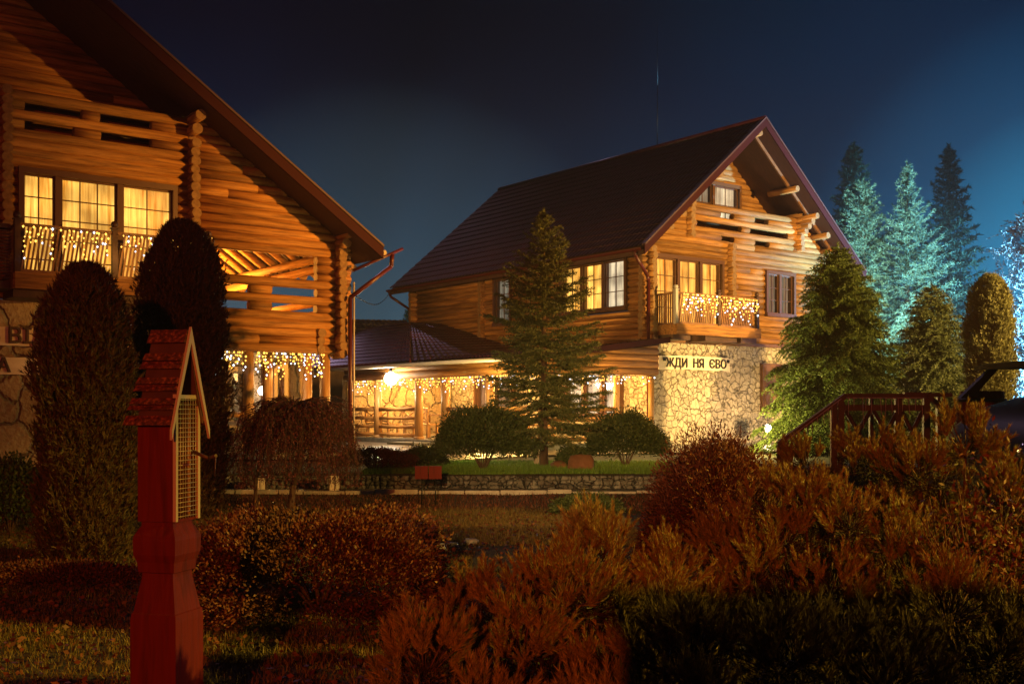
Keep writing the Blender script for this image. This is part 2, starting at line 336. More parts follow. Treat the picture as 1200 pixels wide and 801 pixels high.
def tris(name, V, mats, parent=None, mi=None, quads=False):      # V: (n,3,3) or (n,4,3) numpy
    k = 4 if quads else 3; n = len(V)
    me = bpy.data.meshes.new(name); me.vertices.add(n*k); me.loops.add(n*k); me.polygons.add(n)
    me.vertices.foreach_set('co', np.ascontiguousarray(V, dtype=np.float32).ravel())
    me.loops.foreach_set('vertex_index', np.arange(n*k, dtype=np.int32))
    me.polygons.foreach_set('loop_start', np.arange(0, n*k, k, dtype=np.int32))
    me.polygons.foreach_set('loop_total', np.full(n, k, dtype=np.int32))
    for m in (mats if isinstance(mats, (list, tuple)) else [mats]): me.materials.append(m)
    if mi is not None: me.polygons.foreach_set('material_index', mi.astype(np.int32))
    me.update(calc_edges=True)
    o = bpy.data.objects.new(name, me); col.objects.link(o)
    if parent is not None: o.parent = parent
    return o
def tag(o, label=None, cat=None, group=None, kind=None):
    for k, v in (('label', label), ('category', cat), ('group', group), ('kind', kind)):
        if v: o[k] = v
    return o
def empty(name, loc=(0, 0, 0), rz=0, label=None, cat=None, group=None):
    o = bpy.data.objects.new(name, None); o.location = loc; o.rotation_euler = (0, 0, rz); o.empty_display_size = .2
    col.objects.link(o); return tag(o, label, cat, group)

# ------------------------------------------------------------------ ground
def hgt(y, x=0):
    pts = [(-400, 0), (16.5, 0), (17.7, .2), (18.55, .2), (18.75, .44), (23, .5), (60, .5), (1200, .5)]
    for (a, b), (c, d) in zip(pts, pts[1:]):
        if y <= c: return b+(d-b)*(y-a)/(c-a)
    return .5
ys = [-60, -20, -5, 0, 2, 4, 6, 8, 10, 12, 14, 15, 16, 16.5, 16.9, 17.3, 17.7, 18.1, 18.55, 18.75, 19.2, 20, 21, 22, 23, 26, 30, 36, 45, 60, 90, 150, 300, 700]
xs = [-700, -200, -80, -40]+[-20+i*1.0 for i in range(51)]+[50, 90, 200, 700]
rg = random.Random(3); g_ = G()
vs = [(x, y, hgt(y)+(rg.uniform(-.015, .015) if abs(x) < 25 and 2 < y < 30 else 0)) for y in ys for x in xs]
nx = len(xs)
g_.add(vs, [(j*nx+i, j*nx+i+1, (j+1)*nx+i+1, (j+1)*nx+i) for j in range(len(ys)-1) for i in range(nx-1)], 0, True)
tag(g_.obj('ground', M_SOIL), kind='structure')
# paved yard before the porch, garden path below the retaining wall
g_ = G(); poly = [(-12, 22.2), (-6, 22.6), (-3.4, 22.6), (-2.2, 21.4), (-1.4, 21.0), (-1.0, 22.6), (.4, 24.6), (2.6, 25.6), (5, 26.6), (20, 30), (26, 60), (-20, 60), (-14, 40)]
g_.add([(x, y, .53) for x, y in poly], [tuple(range(len(poly)))]); tag(g_.obj('yard_pavement', M_PAVE), kind='structure')
g_ = G(); g_.box(-9, 5.5, 17.78, 18.5, .12, .225); tag(g_.obj('garden_path', M_PAVE2), kind='structure')
g_ = G(); rk = random.Random(9); x = -8.8
while x < 5.2:
    w = rk.uniform(.35, .8); g_.box(x, x+w-.02, 17.66+rk.uniform(-.02, .02), 17.775, .08, .25+rk.uniform(-.015, .02)); x += w
tag(g_.obj('path_kerb', M_KERB), kind='structure')
# low retaining wall: an irregular dry stone wall, each stone modelled
def rough_stone(g_, c, s, rnd, mi=0):
    n, m = 7, 5; k = len(g_.v); g_.sph((0, 0, 0), 1, mi, n, m)
    for i in range(k, len(g_.v)):
        v = Vector(g_.v[i]); f = rnd.uniform(.82, 1.12)
        sx = [math.copysign(abs(t)**.6, t) for t in v]
        g_.v[i] = (c[0]+sx[0]*s[0]*f, c[1]+sx[1]*s[1]*f, c[2]+sx[2]*s[2]*f)
g_ = G(); g_.box(-6.4, 3.2, 18.58, 18.74, .15, .41)
for row in range(3):
    x = -6.4
    while x < 3.2:
        w = rk.uniform(.06, .19)
        rough_stone(g_, (x+w/2, 18.55+rk.uniform(-.03, .02), .235+row*.08), (w/2*1.1, .05, .045), rk); x += w
tag(g_.obj('retaining_wall', M_STONE3), 'low grey rubble retaining wall holding the grassy terrace above the path', 'wall')

# ------------------------------------------------------------------ log building helpers (house frame: x along gable, y back, z up)
LS, LR = .178, .101
def spans(x0, x1, z, holes):
    segs = [(x0, x1)]
    for (a, b, c, d) in holes:
        if c < z < d:
            ns = []
            for (p, q) in segs:
                if b <= p or a >= q: ns.append((p, q))
                else:
                    if a > p: ns.append((p, a))
                    if b < q: ns.append((b, q))
            segs = ns
    return [s_ for s_ in segs if s_[1]-s_[0] > .06]
def logs_x(g_, x0, x1, y, z0, z1, holes=(), clip=None, rnd=random.Random(1)):
    z = z0+LS/2
    while z < z1:
        a, b = x0, x1
        if clip: 
            c = clip(z-LR*.5); a = max(a, c[0]); b = min(b, c[1])
        for (p, q) in spans(a, b, z, holes):
            r = LR*rnd.uniform(.93, 1.04); dy = rnd.uniform(-.012, .012)
            if q-p > 1.2 and rnd.random() < .25:
                m_ = rnd.uniform(p+.4, q-.4); g_.cyl((p, y+dy, z), (m_-.004, y+dy, z), r, n=14, cap=1); g_.cyl((m_, y+dy+.01, z), (q, y+dy+.01, z), r*.98, n=14, cap=1)
            else: g_.cyl((p, y+dy, z), (q, y+dy, z), r, r*rnd.uniform(.96, 1.03), n=14, cap=1)
        z += LS
def logs_y(g_, y0, y1, x, z0, z1, holes=(), rnd=random.Random(2), proud=0):
    z = z0
    while z < z1:
        for (p, q) in spans(y0-(proud if p_on(z) else proud), y1, z, holes):
            r = LR*rnd.uniform(.93, 1.04)
            g_.cyl((x+rnd.uniform(-.01, .01), p+rnd.uniform(-.02, .02), z), (x, q, z), r, n=14, cap=1)
        z += LS
def p_on(z): return True
def logends(g_, x, y0, z0, z1, rnd, out_=.28, inn=.5):
    z = z0
    while z < z1:
        r = LR*rnd.uniform(.92, 1.03); g_.cyl((x+rnd.uniform(-.012, .012), y0-out_+rnd.uniform(-.03, .03), z), (x, y0+inn, z), r, n=12, cap=1); z += LS
def window(parent, x0, x1, z0, z1, y, panes, cmat, bars=(2, 3), axis='x', cas=.09, cmats=None, depth=.16, shut=0):
    """frame mesh > pane and curtain children. axis x: in the gable plane, facing -y; axis y: in the side plane, facing -x"""
    def T(u, d, z): return (u, y+d, z) if axis == 'x' else (y+d, u, z)
    def bx(g_, u0, u1, d0, d1, a, b, mi=0):
        if axis == 'x': g_.box(u0, u1, y+d0, y+d1, a, b, mi)
        else: g_.box(y+d0, y+d1, u0, u1, a, b, mi)
    f = G()
    bx(f, x0, x1, -.17, depth, z1-cas, z1+.02); bx(f, x0, x1, -.20, depth, z0-.04, z0+cas*.8)
    bx(f, x0, x0+cas, -.165, depth, z0+cas*.8, z1-cas); bx(f, x1-cas, x1, -.165, depth, z0+cas*.8, z1-cas)
    gl = G(); cu = G(); 
    ins0, ins1 = x0+cas, x1-cas; edges = [ins0+(ins1-ins0)*k for k in panes]
    for k in edges[1:-1]: bx(f, k-.055, k+.055, -.13, depth, z0+cas*.8, z1-cas)
    for i in range(len(edges)-1):
        a = edges[i]+(.055 if i else .0)+.035; b = edges[i+1]-(.055 if i < len(edges)-2 else 0)-.035
        za, zb = z0+cas*.8+.035, z1-cas-.035
        bx(f, a-.035, a, -.07, -.02, za-.035, zb+.035); bx(f, b, b+.035, -.07, -.02, za-.035, zb+.035)
        bx(f, a, b, -.07, -.02, za-.035, za); bx(f, a, b, -.07, -.02, zb, zb+.035)
        nb = bars[0] if isinstance(bars[0], int) else bars[0][i]
        for k in range(1, nb): m_ = a+(b-a)*k/nb; bx(f, m_-.011, m_+.011, -.055, -.03, za, zb)
        for k in range(1, bars[1]): m_ = za+(zb-za)*k/bars[1]; bx(f, a, b, -.052, -.033, m_-.011, m_+.011)
        bx(gl, a, b, -.028, -.022, za, zb)
    fo = f.obj('window', M_FRAME, parent); gl.obj('pane', M_GLASS, fo)
    for i in range(len(edges)-1):
        c = G(); n = 40; a, b = edges[i]+.01, edges[i+1]-.01; vs_ = []
        for k in range(n+1):
            u = a+(b-a)*k/n; d = .07+.018*math.sin(k*1.9+i)+.012*math.sin(k*.7)
            vs_ += [T(u, d, z0), T(u, d, z1)]
        c.add(vs_, [(2*k, 2*k+2, 2*k+3, 2*k+1) for k in range(n)], 0, True)
        c.obj('curtain', (cmats or [cmat]*9)[i], fo)
    return fo
def tile_roof(g_, ax, bx0, bx1, e, r, mi=0, wave=.19, step=.36, amp=.040):
    """metal tile sheet: ax = 'y' (ridge along y); e=(x,z) eave edge, r=(x,z) ridge; from y=bx0 to bx1"""
    ex, ez = e; rx, rz = r; L = math.hypot(rx-ex, rz-ez); dx, dz = (rx-ex)/L, (rz-ez)/L
    nxn, nzn = (-dz, dx) if dx > 0 else (dz, -dx)
    rows = int(L/step); cols = int((bx1-bx0)/wave)*6; vs_ = []; 
    ts = []
    for k in range(rows+1):
        ts.append((k*L/rows, .028)); 
        if k < rows: ts.append(((k+1)*L/rows-.006, .0))
    ts = []
    for k in range(rows):
        ts += [(k*L/rows, .030), (k*L/rows+L/rows*.5, .016), ((k+1)*L/rows-.004, .0)]
    for (t, h) in ts:
        for i in range(cols+1):
            y = bx0+(bx1-bx0)*i/cols; w = amp*(.5+.5*math.cos(2*math.pi*(i/6.0)))**.8+h
            vs_.append((ex+dx*t+nxn*w, y, ez+dz*t+nzn*w))
    n = cols+1; fs = []
    for j in range(len(ts)-1):
        for i in range(cols):
            q = (j*n+i, j*n+i+1, (j+1)*n+i+1, (j+1)*n+i)
            fs.append(q if dx < 0 else tuple(reversed(q)))
    g_.add(vs_, fs, mi, False)
def railing_infill(g_, x0, x1, y, z0, z1, lean=.12, step=.075, w=.035, t=.018, mi=0):
    x = x0
    while x+w+lean < x1:
        g_.add([(x, y, z0), (x+w, y, z0), (x+w+lean, y, z1), (x+lean, y, z1), (x, y+t, z0), (x+w, y+t, z0), (x+w+lean, y+t, z1), (x+lean, y+t, z1)],
               [(0, 1, 2, 3), (7, 6, 5, 4), (0, 3, 7, 4), (1, 5, 6, 2), (3, 2, 6, 7), (0, 4, 5, 1)], mi); x += step
def garland(name, parent_frame, p0, p1, drop=(.2, .7), n=26, label='', group=None, rnd=None, br=.019, dens=.085, cool=.16, sag=0, lit=True):
    """icicle light string between two points (world): one strand child per hanging string"""
    rnd = rnd or random.Random(5); t = empty(name, p0, 0, label, 'string lights', group)
    p0 = Vector(p0); p1 = Vector(p1); w = G()
    pts = [((p1-p0)*k/12)+Vector((0, 0, -sag*math.sin(math.pi*k/12))) for k in range(13)]
    w.tube(pts, .006, 4); w.obj('cord', M_WIREW if not lit else M_WIRE, t)
    for k in range(n):
        f = (k+.5+rnd.uniform(-.3, .3))/n; b = (p1-p0)*f; L = rnd.uniform(*drop)*(.55 if k % 2 else 1)
        s_ = G(); s_.cyl(b, b+Vector((rnd.uniform(-.02, .02), 0, -L)), .004, n=4)
        z = .03
        while z < L and lit:
            q = b+Vector((rnd.uniform(-.05, .05), rnd.uniform(-.03, .03), -z)); cl = 2 if (z > L-.14 and rnd.random() < .55) or rnd.random() < cool*.4 else 1
            s_.octa(q, br*rnd.uniform(.7, 1.25), cl); z += dens*rnd.uniform(.7, 1.3)
        s_.obj('light_strand', [M_WIRE if lit else M_WIREW, M_BW, M_BC], t)
    return t

# ------------------------------------------------------------------ one gabled log house
def gable_roof(parent, xc, half, ze, m, y0, y1, th=.19, flash=True):
    """roof part with children verge, soffit, gutter. ze eave z at x=xc-+half, pitch m"""
    za = ze+m*half; g_ = G()
    tile_roof(g_, 'y', y0, y1, (xc-half, ze), (xc, za)); tile_roof(g_, 'y', y0, y1, (xc+half, ze), (xc, za))
    g_.tube([(xc, y0, za+.05), (xc, y1, za+.05)], .085, 8)
    ro = g_.obj('roof', M_ROOF, parent)
    s_ = G(); d = .02
    for sg in (-1, 1):
        e = (xc+sg*half, ze-d); a = (xc, za-d)
        s_.prism_y([e, a, (a[0], a[1]-th), (e[0], e[1]-th)] if sg < 0 else [a, e, (e[0], e[1]-th), (a[0], a[1]-th)], y0+.03, y1-.03)
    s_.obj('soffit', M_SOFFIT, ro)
    v = G(); bw = .25
    for sg in (-1, 1):
        e = (xc+sg*(half+.01), ze+.035); a = (xc, za+.035+.01*m)
        P = [e, a, (a[0], a[1]-bw), (e[0], e[1]-bw)] if sg < 0 else [a, e, (e[0], e[1]-bw), (a[0], a[1]-bw)]
        v.prism_y(P, y0-.02, y0+.025, 0)
        up = .055
        P = [(e[0], e[1]+up), (a[0], a[1]+up), a, e] if sg < 0 else [(a[0], a[1]+up), (e[0], e[1]+up), e, a]
        v.prism_y(P, y0-.045, y0+.10, 1)
    v.obj('verge', [M_VERGE, M_VERGEL], ro)
    return ro, za

# ================================================================== RIGHT HOUSE
RH = empty('log_house', OR_, ANG, 'two-storey log house with stone ground floor and dark red gable roof, right of the courtyard', 'house')
rr = random.Random(11)
mR = .846; hR = 5.047; xcR = 4.047; W = 8.09; D = 12.3; zbase = 3.62
ro, zaR = gable_roof(RH, xcR, hR, 6.03, mR, -.9, 12.6)
under = lambda z: (xcR-(zaR-.16-z)/mR, xcR+(zaR-.16-z)/mR)
# stone ground floor, built round its openings
def stone_wall(g_, x0, x1, y0, y1, z0, z1, holes, axis):
    xs_ = sorted({x0, x1, *[h[0] for h in holes], *[h[1] for h in holes]}); zs_ = sorted({z0, z1, *[h[2] for h in holes], *[h[3] for h in holes]})
    for i in range(len(xs_)-1):
        for j in range(len(zs_)-1):
            cx, cz = (xs_[i]+xs_[i+1])/2, (zs_[j]+zs_[j+1])/2
            if any(h[0] < cx < h[1] and h[2] < cz < h[3] for h in holes): continue
            if axis == 'x': g_.box(xs_[i], xs_[i+1], y0, y1, zs_[j], zs_[j+1])
            else: g_.box(y0, y1, xs_[i], xs_[i+1], zs_[j], zs_[j+1])
g_ = G(); shut = (4.72, 5.75, 1.55, 2.98)
stone_wall(g_, 0, W, -.12, .22, .3, 3.5, [shut], 'x')
stone_wall(g_, .22, D, 0, .3, .3, 3.5, [(1.0, 3.6, 1.35, 2.75), (6.2, 8.4, .7, 2.8)], 'y')
g_.box(W-.3, W, .22, D, .3, 3.5); g_.box(.3, W-.3, D-.3, D, .3, 3.5)
stw = g_.obj('stone_wall', M_STONE, RH)
# band of cornice between stone and logs
g_ = G(); g_.box(-.02, W+.02, -.2, .2, 3.5, 3.6); g_.box(-.14, .2, .2, D, 3.5, 3.6); g_.obj('sill_beam', M_TRIM, RH)
bigwin = (.12, 3.05, 3.95, 6.02); smwin = (5.0, 6.43, 4.52, 5.9)
holes = [bigwin, smwin,
         (2.95, 3.56, 7.37, 7.5), (4.52, 5.18, 7.37, 7.5), (1.93, 3.9, 7.02, 7.16), (4.3, 6.12, 7.02, 7.16), (3.0, 3.56, 6.67, 6.8), (4.52, 5.2, 6.67, 6.8),
         (1.6, 6.6, 7.71, 12)]
zb = 3.62+LS*0
g_ = G(); logs_x(g_, -.30, W+.3, 0, zbase, zaR, holes, under, rr); g_.obj('front_wall', [M_LOGX, M_END], RH)
# recessed loggia: back wall, side walls, floor
uw = (2.95, 5.15, 7.4, 8.72)
g_ = G(); logs_x(g_, 1.5, 6.7, 1.15, 6.72, zaR, [uw], under, rr); g_.obj('loggia_back_wall', [M_LOGX, M_END], RH)
g_ = G(); g_.box(1.4, 6.8, .1, 1.1, 6.6, 6.7); g_.obj('loggia_floor', M_TRIM, RH)
for x_ in (1.60, 6.66):
    g_ = G(); z = 6.72
    lim = (zaR-.2)-mR*abs(x_-xcR)
    while z < lim-.1:
        g_.cyl((x_, -.28+rr.uniform(-.03, .03), z), (x_, 1.2, z), LR*rr.uniform(.93, 1.03), n=12, cap=1); z += LS
    if x_ > 4:
        for k, o_ in enumerate((.40, .52, .66, .82)): g_.cyl((x_+.0, -o_, lim-.62+k*LS*.8), (x_, .6, lim-.62+k*LS*.8), LR*.95, n=12, cap=1)
    g_.obj('loggia_side_wall', [M_LOGY, M_END], RH)
# purlin ends under the verge
for x_ in (.25, .75, 2.3, 5.8, 7.35, 7.85, xcR):
    g_ = G(); zz = (zaR-.33)-mR*abs(x_-xcR)-.02; g_.cyl((x_, -.72, zz), (x_, .4, zz), .1, n=12, cap=1)
    g_.obj('purlin', [M_LOGY, M_END], RH)
g_ = G()
for sg in (-1, 1):      # rafter against the gable
    g_.prism_y([(xcR+sg*4.9, 6.03+.847*.147-.16), (xcR, zaR-.16), (xcR, zaR-.34), (xcR+sg*4.9, 6.03+.847*.147-.34)] if sg < 0 else [(xcR, zaR-.16), (xcR+sg*4.9, 6.15-.16), (xcR+sg*4.9, 6.15-.34), (xcR, zaR-.34)], -.42, -.36)
g_.obj('rafter', M_TRIM, RH)
# partition log ends on the gable: at window's right
for x_, zt_, i_ in ((3.36, 6.6, .5), (0, 6.3, .2), (W, 6.3, .2)):
    g_ = G(); logends(g_, x_, 0, zbase+.02, zt_, rr, .3, i_); g_.obj('corner_log_ends', [M_LOGY, M_END], RH)
# side wall (faces the courtyard)
g_ = G(); sw = [(.75, 3.8, 4.5, 6.03), (6.3, 7.3, 4.4, 6.0)]
z = zbase; k = 0
while z < 6.35:
    for (p, q) in spans(-.02, D+.3, z, sw): g_.cyl((0, p, z), (0, q, z), LR*rr.uniform(.94, 1.03), n=14, cap=1)
    z += LS
for y_ in (5.1, 7.9):
    z = zbase+LS/2
    while z < 6.2: g_.cyl((-.3+rr.uniform(-.02, .02), y_, z), (.3, y_, z), LR*.98, n=12, cap=1); z += LS
g_.obj('side_wall', [M_LOGY, M_END], RH)
g_ = G(); z = zbase+LS/2
while z < 6.3: g_.cyl((-.34, D, z), (W+.3, D, z), LR, n=12, cap=1); z += LS
g_.obj('rear_wall', [M_LOGX, M_END], RH)
g_ = G(); y_ = -.7
while y_ < 12.5:
    g_.add([(-.93, y_, 5.98), (-.93, y_+.09, 5.98), (.2, y_+.09, 6.9), (.2, y_, 6.9), (-.93, y_, 5.84), (-.93, y_+.09, 5.84), (.2, y_+.09, 6.72), (.2, y_, 6.72)],
           [(0, 1, 2, 3), (7, 6, 5, 4), (0, 3, 7, 4), (1, 5, 6, 2), (0, 4, 5, 1)]); y_ += .72
g_.obj('rafter', M_TRIM, RH)
# gutter and pipes
g_ = G(); n_ = 9; yy = (-.88, 12.7)
prof = [(-1.06+.075*math.cos(math.pi+math.pi*k/8), 6.0+.075*math.sin(math.pi+math.pi*k/8)) for k in range(9)]
g_.add([(x_, y_, z_) for y_ in yy for x_, z_ in prof], [(k, k+1, 10+k, 9+k) for k in range(8)], 0, True)
gu = g_.obj('gutter', M_PIPE, RH)
g_ = G(); g_.tube([(-1.06, -.6, 5.95), (-1.0, -.55, 5.8), (-.30, -.28, 5.35), (-.22, -.25, 5.2), (-.22, -.25, .6)], .05, 8); g_.obj('downpipe', M_PIPE, RH)
g_ = G(); g_.tube([(-1.06, 12.6, 5.95), (-1.0, 12.55, 5.75), (-.3, 12.35, 5.3), (-.26, 12.3, .6)], .05, 8); g_.obj('downpipe', M_PIPE, RH)
# windows
window(RH, *bigwin, 0, [0, .335, .68, 1], M_CURT, bars=([2, 2, 2], 4))
window(RH, *smwin, 0, [0, .5, 1], M_CURTD, bars=(2, 3))
window(RH, *uw, 1.15, [0, .42, 1], M_CURTD, bars=(2, 2), cmats=[M_CURTD, M_CURTW])
window(RH, .75, 3.8, 4.5, 6.03, 0, [0, .33, .67, 1], M_CURTY, bars=(2, 3), axis='y', cmats=[M_CURTW, M_CURTY, M_CURTY])
window(RH, 6.3, 7.3, 4.4, 6.0, 0, [0, 1], M_CURTD, bars=(2, 3), axis='y')
window(RH, 1.0, 3.6, 1.35, 2.75, 0, [0, .33, .67, 1], M_CURTW, bars=(1, 1), axis='y')
window(RH, 6.2, 8.4, .7, 2.8, 0, [0, .5, 1], M_CURTD, bars=(1, 1), axis='y')
wn = window(RH, shut[0], shut[1], shut[2], shut[3], 0, [0, .62, 1], M_CURTW, bars=(1, 1))
g_ = G(); g_.box(4.74, 5.36, -.235, -.19, 1.56, 2.97); g_.box(4.84, 5.26, -.25, -.236, 1.66, 2.2); g_.box(4.84, 5.26, -.25, -.236, 2.32, 2.87); g_.obj('shutter', M_TRIM, wn)
# front balcony
def balcony(parent, x0, x1, yo, zf, zt, posts, slat=True):
    g_ = G(); g_.box(x0-.05, x1+.05, yo-.06, -.13, zf-.12, zf); 
    for x_ in (x0+.3, (x0+x1)/2-.1, (x0+x1)/2+.55, x1-.3): g_.box(x_-.35, x_+.35, yo+.08, -.13, zf-.32, zf-.125)
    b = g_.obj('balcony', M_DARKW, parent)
    g_ = G(); g_.box(x0-.06, x1+.06, yo-.09, yo-.061, zf-.18, zf+.12); g_.box(x0-.085, x0-.056, yo-.06, -.13, zf-.18, zf+.10); g_.obj('fascia', M_LOGX, b)
    for x_ in posts:
        g_ = G(); g_.box(x_-.05, x_+.05, yo-.03, yo+.07, zf, zt+.06); g_.box(x_-.07, x_+.07, yo-.05, yo+.09, zt+.061, zt+.085); g_.sph((x_, yo+.02, zt+.14), .07, 0, 10, 6); g_.obj('post', M_DARKW if x_ != x0 else M_WHITEP if parent is RH else M_DARKW, b)  # right house's left post is pale, its white light put into the colour
    for p, q in zip(posts, posts[1:]):
        g_ = G(); g_.box(p+.055, q-.055, yo-.01, yo+.05, zt-.05, zt+.01); g_.obj('handrail', M_RAIL, b); g_ = G(); g_.box(p+.055, q-.055, yo, yo+.04, zf+.13, zf+.18); g_.obj('bottom_rail', M_RAIL, b)
    g_ = G()
    g_.box(x0-.02, x0+.03, yo+.075, -.13, zt-.05, zt); g_.obj('handrail', M_RAIL, b)
    g_ = G(); g_.box(x0-.02, x0+.03, yo+.075, -.13, zf+.1, zf+.15); g_.obj('bottom_rail', M_RAIL, b)
    g_ = G()
    for p, q in zip(posts, posts[1:]): railing_infill(g_, p+.06, q-.06, yo+.012, zf+.18, zt-.05)
    k = yo+.12
    while k < -.2: g_.box(x0-.005, x0+.015, k, k+.05, zf+.15, zt-.05); k += .085
    g_.obj('slats', M_RAIL, b)
    return b
balcony(RH, .18, 3.62, -.95, 3.85, 4.86, [.18, 1.93, 3.62])
g_ = G(); g_.tube([(0, 0, 0), (.01, 0, 2.2), (0, .02, 4.4)], .018, 5, 0, .006)
an = g_.obj('antenna', M_IRON); tag(an, 'thin upright antenna rod on the ridge of the right log house', 'antenna'); an.location = toW(OR_, xcR, 3.7, zaR+.05); an.scale = (1, 1, .95)

# name board on the stone wall
def board_sign(name, O, a0, a1, zt, zb_, b, text, size, label, mats, tx, lz, arch=0, extr=.012, track=1.0, align='CENTER'):
    t = empty(name, toW(O, (a0+a1)/2, b, (zt+zb_)/2), ANG, label, 'sign'); w = (a1-a0)/2; h = (zt-zb_)/2
    n = 24; up = []; dn = []; rn = random.Random(len(text)+7)
    for k in range(n+1):
        x_ = -w+2*w*k/n; y_ = arch*math.sin(math.pi*k/n)+rn.uniform(-.008, .008)
        up.append((x_, h+y_)); dn.append((x_, -h+y_*.8+rn.uniform(-.008, .008)))
    g_ = G(); g_.prism_y(list(reversed(up))+dn, -.03, .0); g_.obj('board', M_SIGN, t)
    c = bpy.data.curves.new('lettering', 'FONT'); c.body = text; c.size = size; c.extrude = extr; c.offset = 0; c.bevel_depth = .007; c.bevel_resolution = 0; c.align_x = align; c.align_y = 'CENTER'; c.space_character = track
    tmp = bpy.data.objects.new('tmp_text', c); col.objects.link(tmp); c.materials.append(mats)
    bpy.context.view_layer.update(); me = bpy.data.meshes.new_from_object(tmp.evaluated_get(bpy.context.evaluated_depsgraph_get())); bpy.data.objects.remove(tmp)
    o = bpy.data.objects.new('lettering', me); col.objects.link(o); o.parent = t; o.location = (tx, -.03-extr-.002, lz); o.rotation_euler = (R(90), 0, 0); return t
board_sign('name_board', OR_, .22, 3.22, 3.10, 2.70, -.19, '"ЖДИ  НЯ  ЄВО"', .36, 'pale plank sign with dark Cyrillic lettering on the floodlit stone wall under the right balcony', M_LET, 0.06, 0, .03)

# ================================================================== COVERED TERRACE beside the right house
PT = empty('covered_terrace', OR_, ANG, 'open timber terrace with tiled lean-to roof along the courtyard side of the right house', 'terrace')
g_ = G(); g_.box(-4.45, -.02, -.9, 10.1, .42, .66); g_.obj('floor', M_CONC, PT)
g_ = G(); g_.box(-5.3, -4.46, 4.1, 5.6, .5, .6); g_.obj('step', M_CONC, PT)
for (x_, y_) in ((-4.2, 9.8), (-4.2, 8.0), (-4.2, 5.56), (-4.2, 4.12), (-4.2, 1.9), (-4.2, -.42), (-.28, -.42), (-1.6, -.42)):
    r_ = .13 if x_ < -4 else .09
    g_ = G(); g_.cyl((x_, y_, .66), (x_, y_, 2.5), r_, r_*.95, 12); g_.cyl((x_, y_, .66), (x_, y_, .74), r_*1.25, n=12); g_.obj('post', M_LOGZ, PT)
g_ = G(); g_.cyl((-4.2, -.68, 2.62), (-4.2, 10.1, 2.62), .13, n=12); g_.cyl((-4.2, -.68, 2.82), (-4.2, 10.1, 2.82), .10, n=12)
g_.obj('lintel', M_LOGY, PT)
g_ = G()
for k in range(5):
    z = 2.62+k*.19; xe = -4.3+max(0, (z-2.72))*3.2
    if z < 3.4: g_.cyl((min(xe, -1), -.44, z), (-.1, -.44, z), .105, n=12, cap=1)
g_.obj('gable_logs', [M_LOGX, M_END], PT)
for (a, b) in ((5.70, 7.87), (8.13, 9.67), (-.28, 1.77), (2.03, 3.98)):
    g_ = G()
    for z, r_ in ((1.57, .065), (1.29, .055), (1.02, .055), (.77, .06)): g_.cyl((-4.2, a, z), (-4.2, b, z), r_, n=10)
    g_.obj('railing', M_LOGY, PT)
g_ = G()
for z, r_ in ((1.57, .065), (1.29, .055), (1.02, .055), (.77, .06)): g_.cyl((-4.07, -.42, z), (-1.7, -.42, z), r_, n=10)
g_.obj('railing', M_LOGX, PT)
# low lean-to sheet, then the taller hipped part farther back
g_ = G(); tile_roof(g_, 'y', -.72, 5.0, (-4.75, 2.95), (-.16, 3.50))
# hip: faces as tile-like sheets
def slope_sheet(g_, P, Q, R2, S, rows, cols_, amp=.02):
    """quad P-Q (eave) to S-R2 (top), rippled"""
    P, Q, R2, S = map(Vector, (P, Q, R2, S)); nrm = (Q-P).cross(S-P).normalized()
    if nrm.z < 0: nrm = -nrm
    vs_ = []; rws = rows*2; cs = cols_*4
    for j in range(rws+1):
        t = (j//2+(j % 2)*.96)/rows if j < rws else 1; a = P.lerp(S, min(t, 1)); b = Q.lerp(R2, min(t, 1))
        for i in range(cs+1):
            vs_.append(a.lerp(b, i/cs)+nrm*(amp*.5*(1+math.cos(i*math.pi/2))+(.025 if j % 2 == 0 else 0)))
    n = cs+1; fs = []
    for j in range(rws):
        for i in range(cs):
            q = (j*n+i, j*n+i+1, (j+1)*n+i+1, (j+1)*n+i); a, b, c_ = vs_[q[0]], vs_[q[1]], vs_[q[2]]
            fs.append(q if (b-a).cross(c_-a).z > 0 else tuple(reversed(q)))
    g_.add(vs_, fs)
slope_sheet(g_, (-4.85, 5.0, 2.98), (-4.85, 14.5, 2.98), (-1.5, 13.2, 4.62), (-1.5, 10.4, 4.62), 12, 40)
slope_sheet(g_, (-4.85, 5.0, 2.98), (-.16, 5.0, 3.3), (-.16, 10.4, 4.62), (-1.5, 10.4, 4.62), 14, 20)
slope_sheet(g_, (-.16, 14.5, 3.1), (-4.85, 14.5, 2.98), (-1.5, 13.2, 4.62), (-.16, 13.2, 4.62), 6, 14)
rf = g_.obj('roof', M_ROOF, PT)
g_ = G(); g_.prism_y([(-4.8, 2.80), (-4.8, 2.96), (.12, 3.60), (.12, 3.44)], -.78, -.72); g_.obj('verge', M_VERGE, rf)
g_ = G(); g_.tube([(-4.88, -.74, 2.88), (-4.88, 14.4, 2.88)], .055, 8); g_.obj('gutter', M_WHITEP, rf)
g_ = G(); g_.add([(-4.75, -.68, 2.86), (-4.75, 10, 2.86), (-.1, 10, 3.40), (-.1, -.68, 3.40)], [(0, 1, 2, 3)]); g_.add([(-4.75, -.68, 2.83), (-4.75, 10, 2.83), (-.1, 10, 3.37), (-.1, -.68, 3.37)], [(3, 2, 1, 0)]); g_.obj('ceiling', M_SOFFIT, rf)
g_ = G(); g_.tube([(-.10, -.24, 3.4), (-.10, -.24, .6)], .04, 8); g_.obj('downpipe', M_PIPE, PT)
g_ = G(); g_.box(-4.3, -.05, 9.95, 10.2, .5, 2.6); g_.obj('end_wall', M_STONE2, PT)
g_ = G(); g_.box(-.75, -.35, 4.0, 4.6, .66, 3.0); g_.obj('stone_pier', M_STONE, PT)

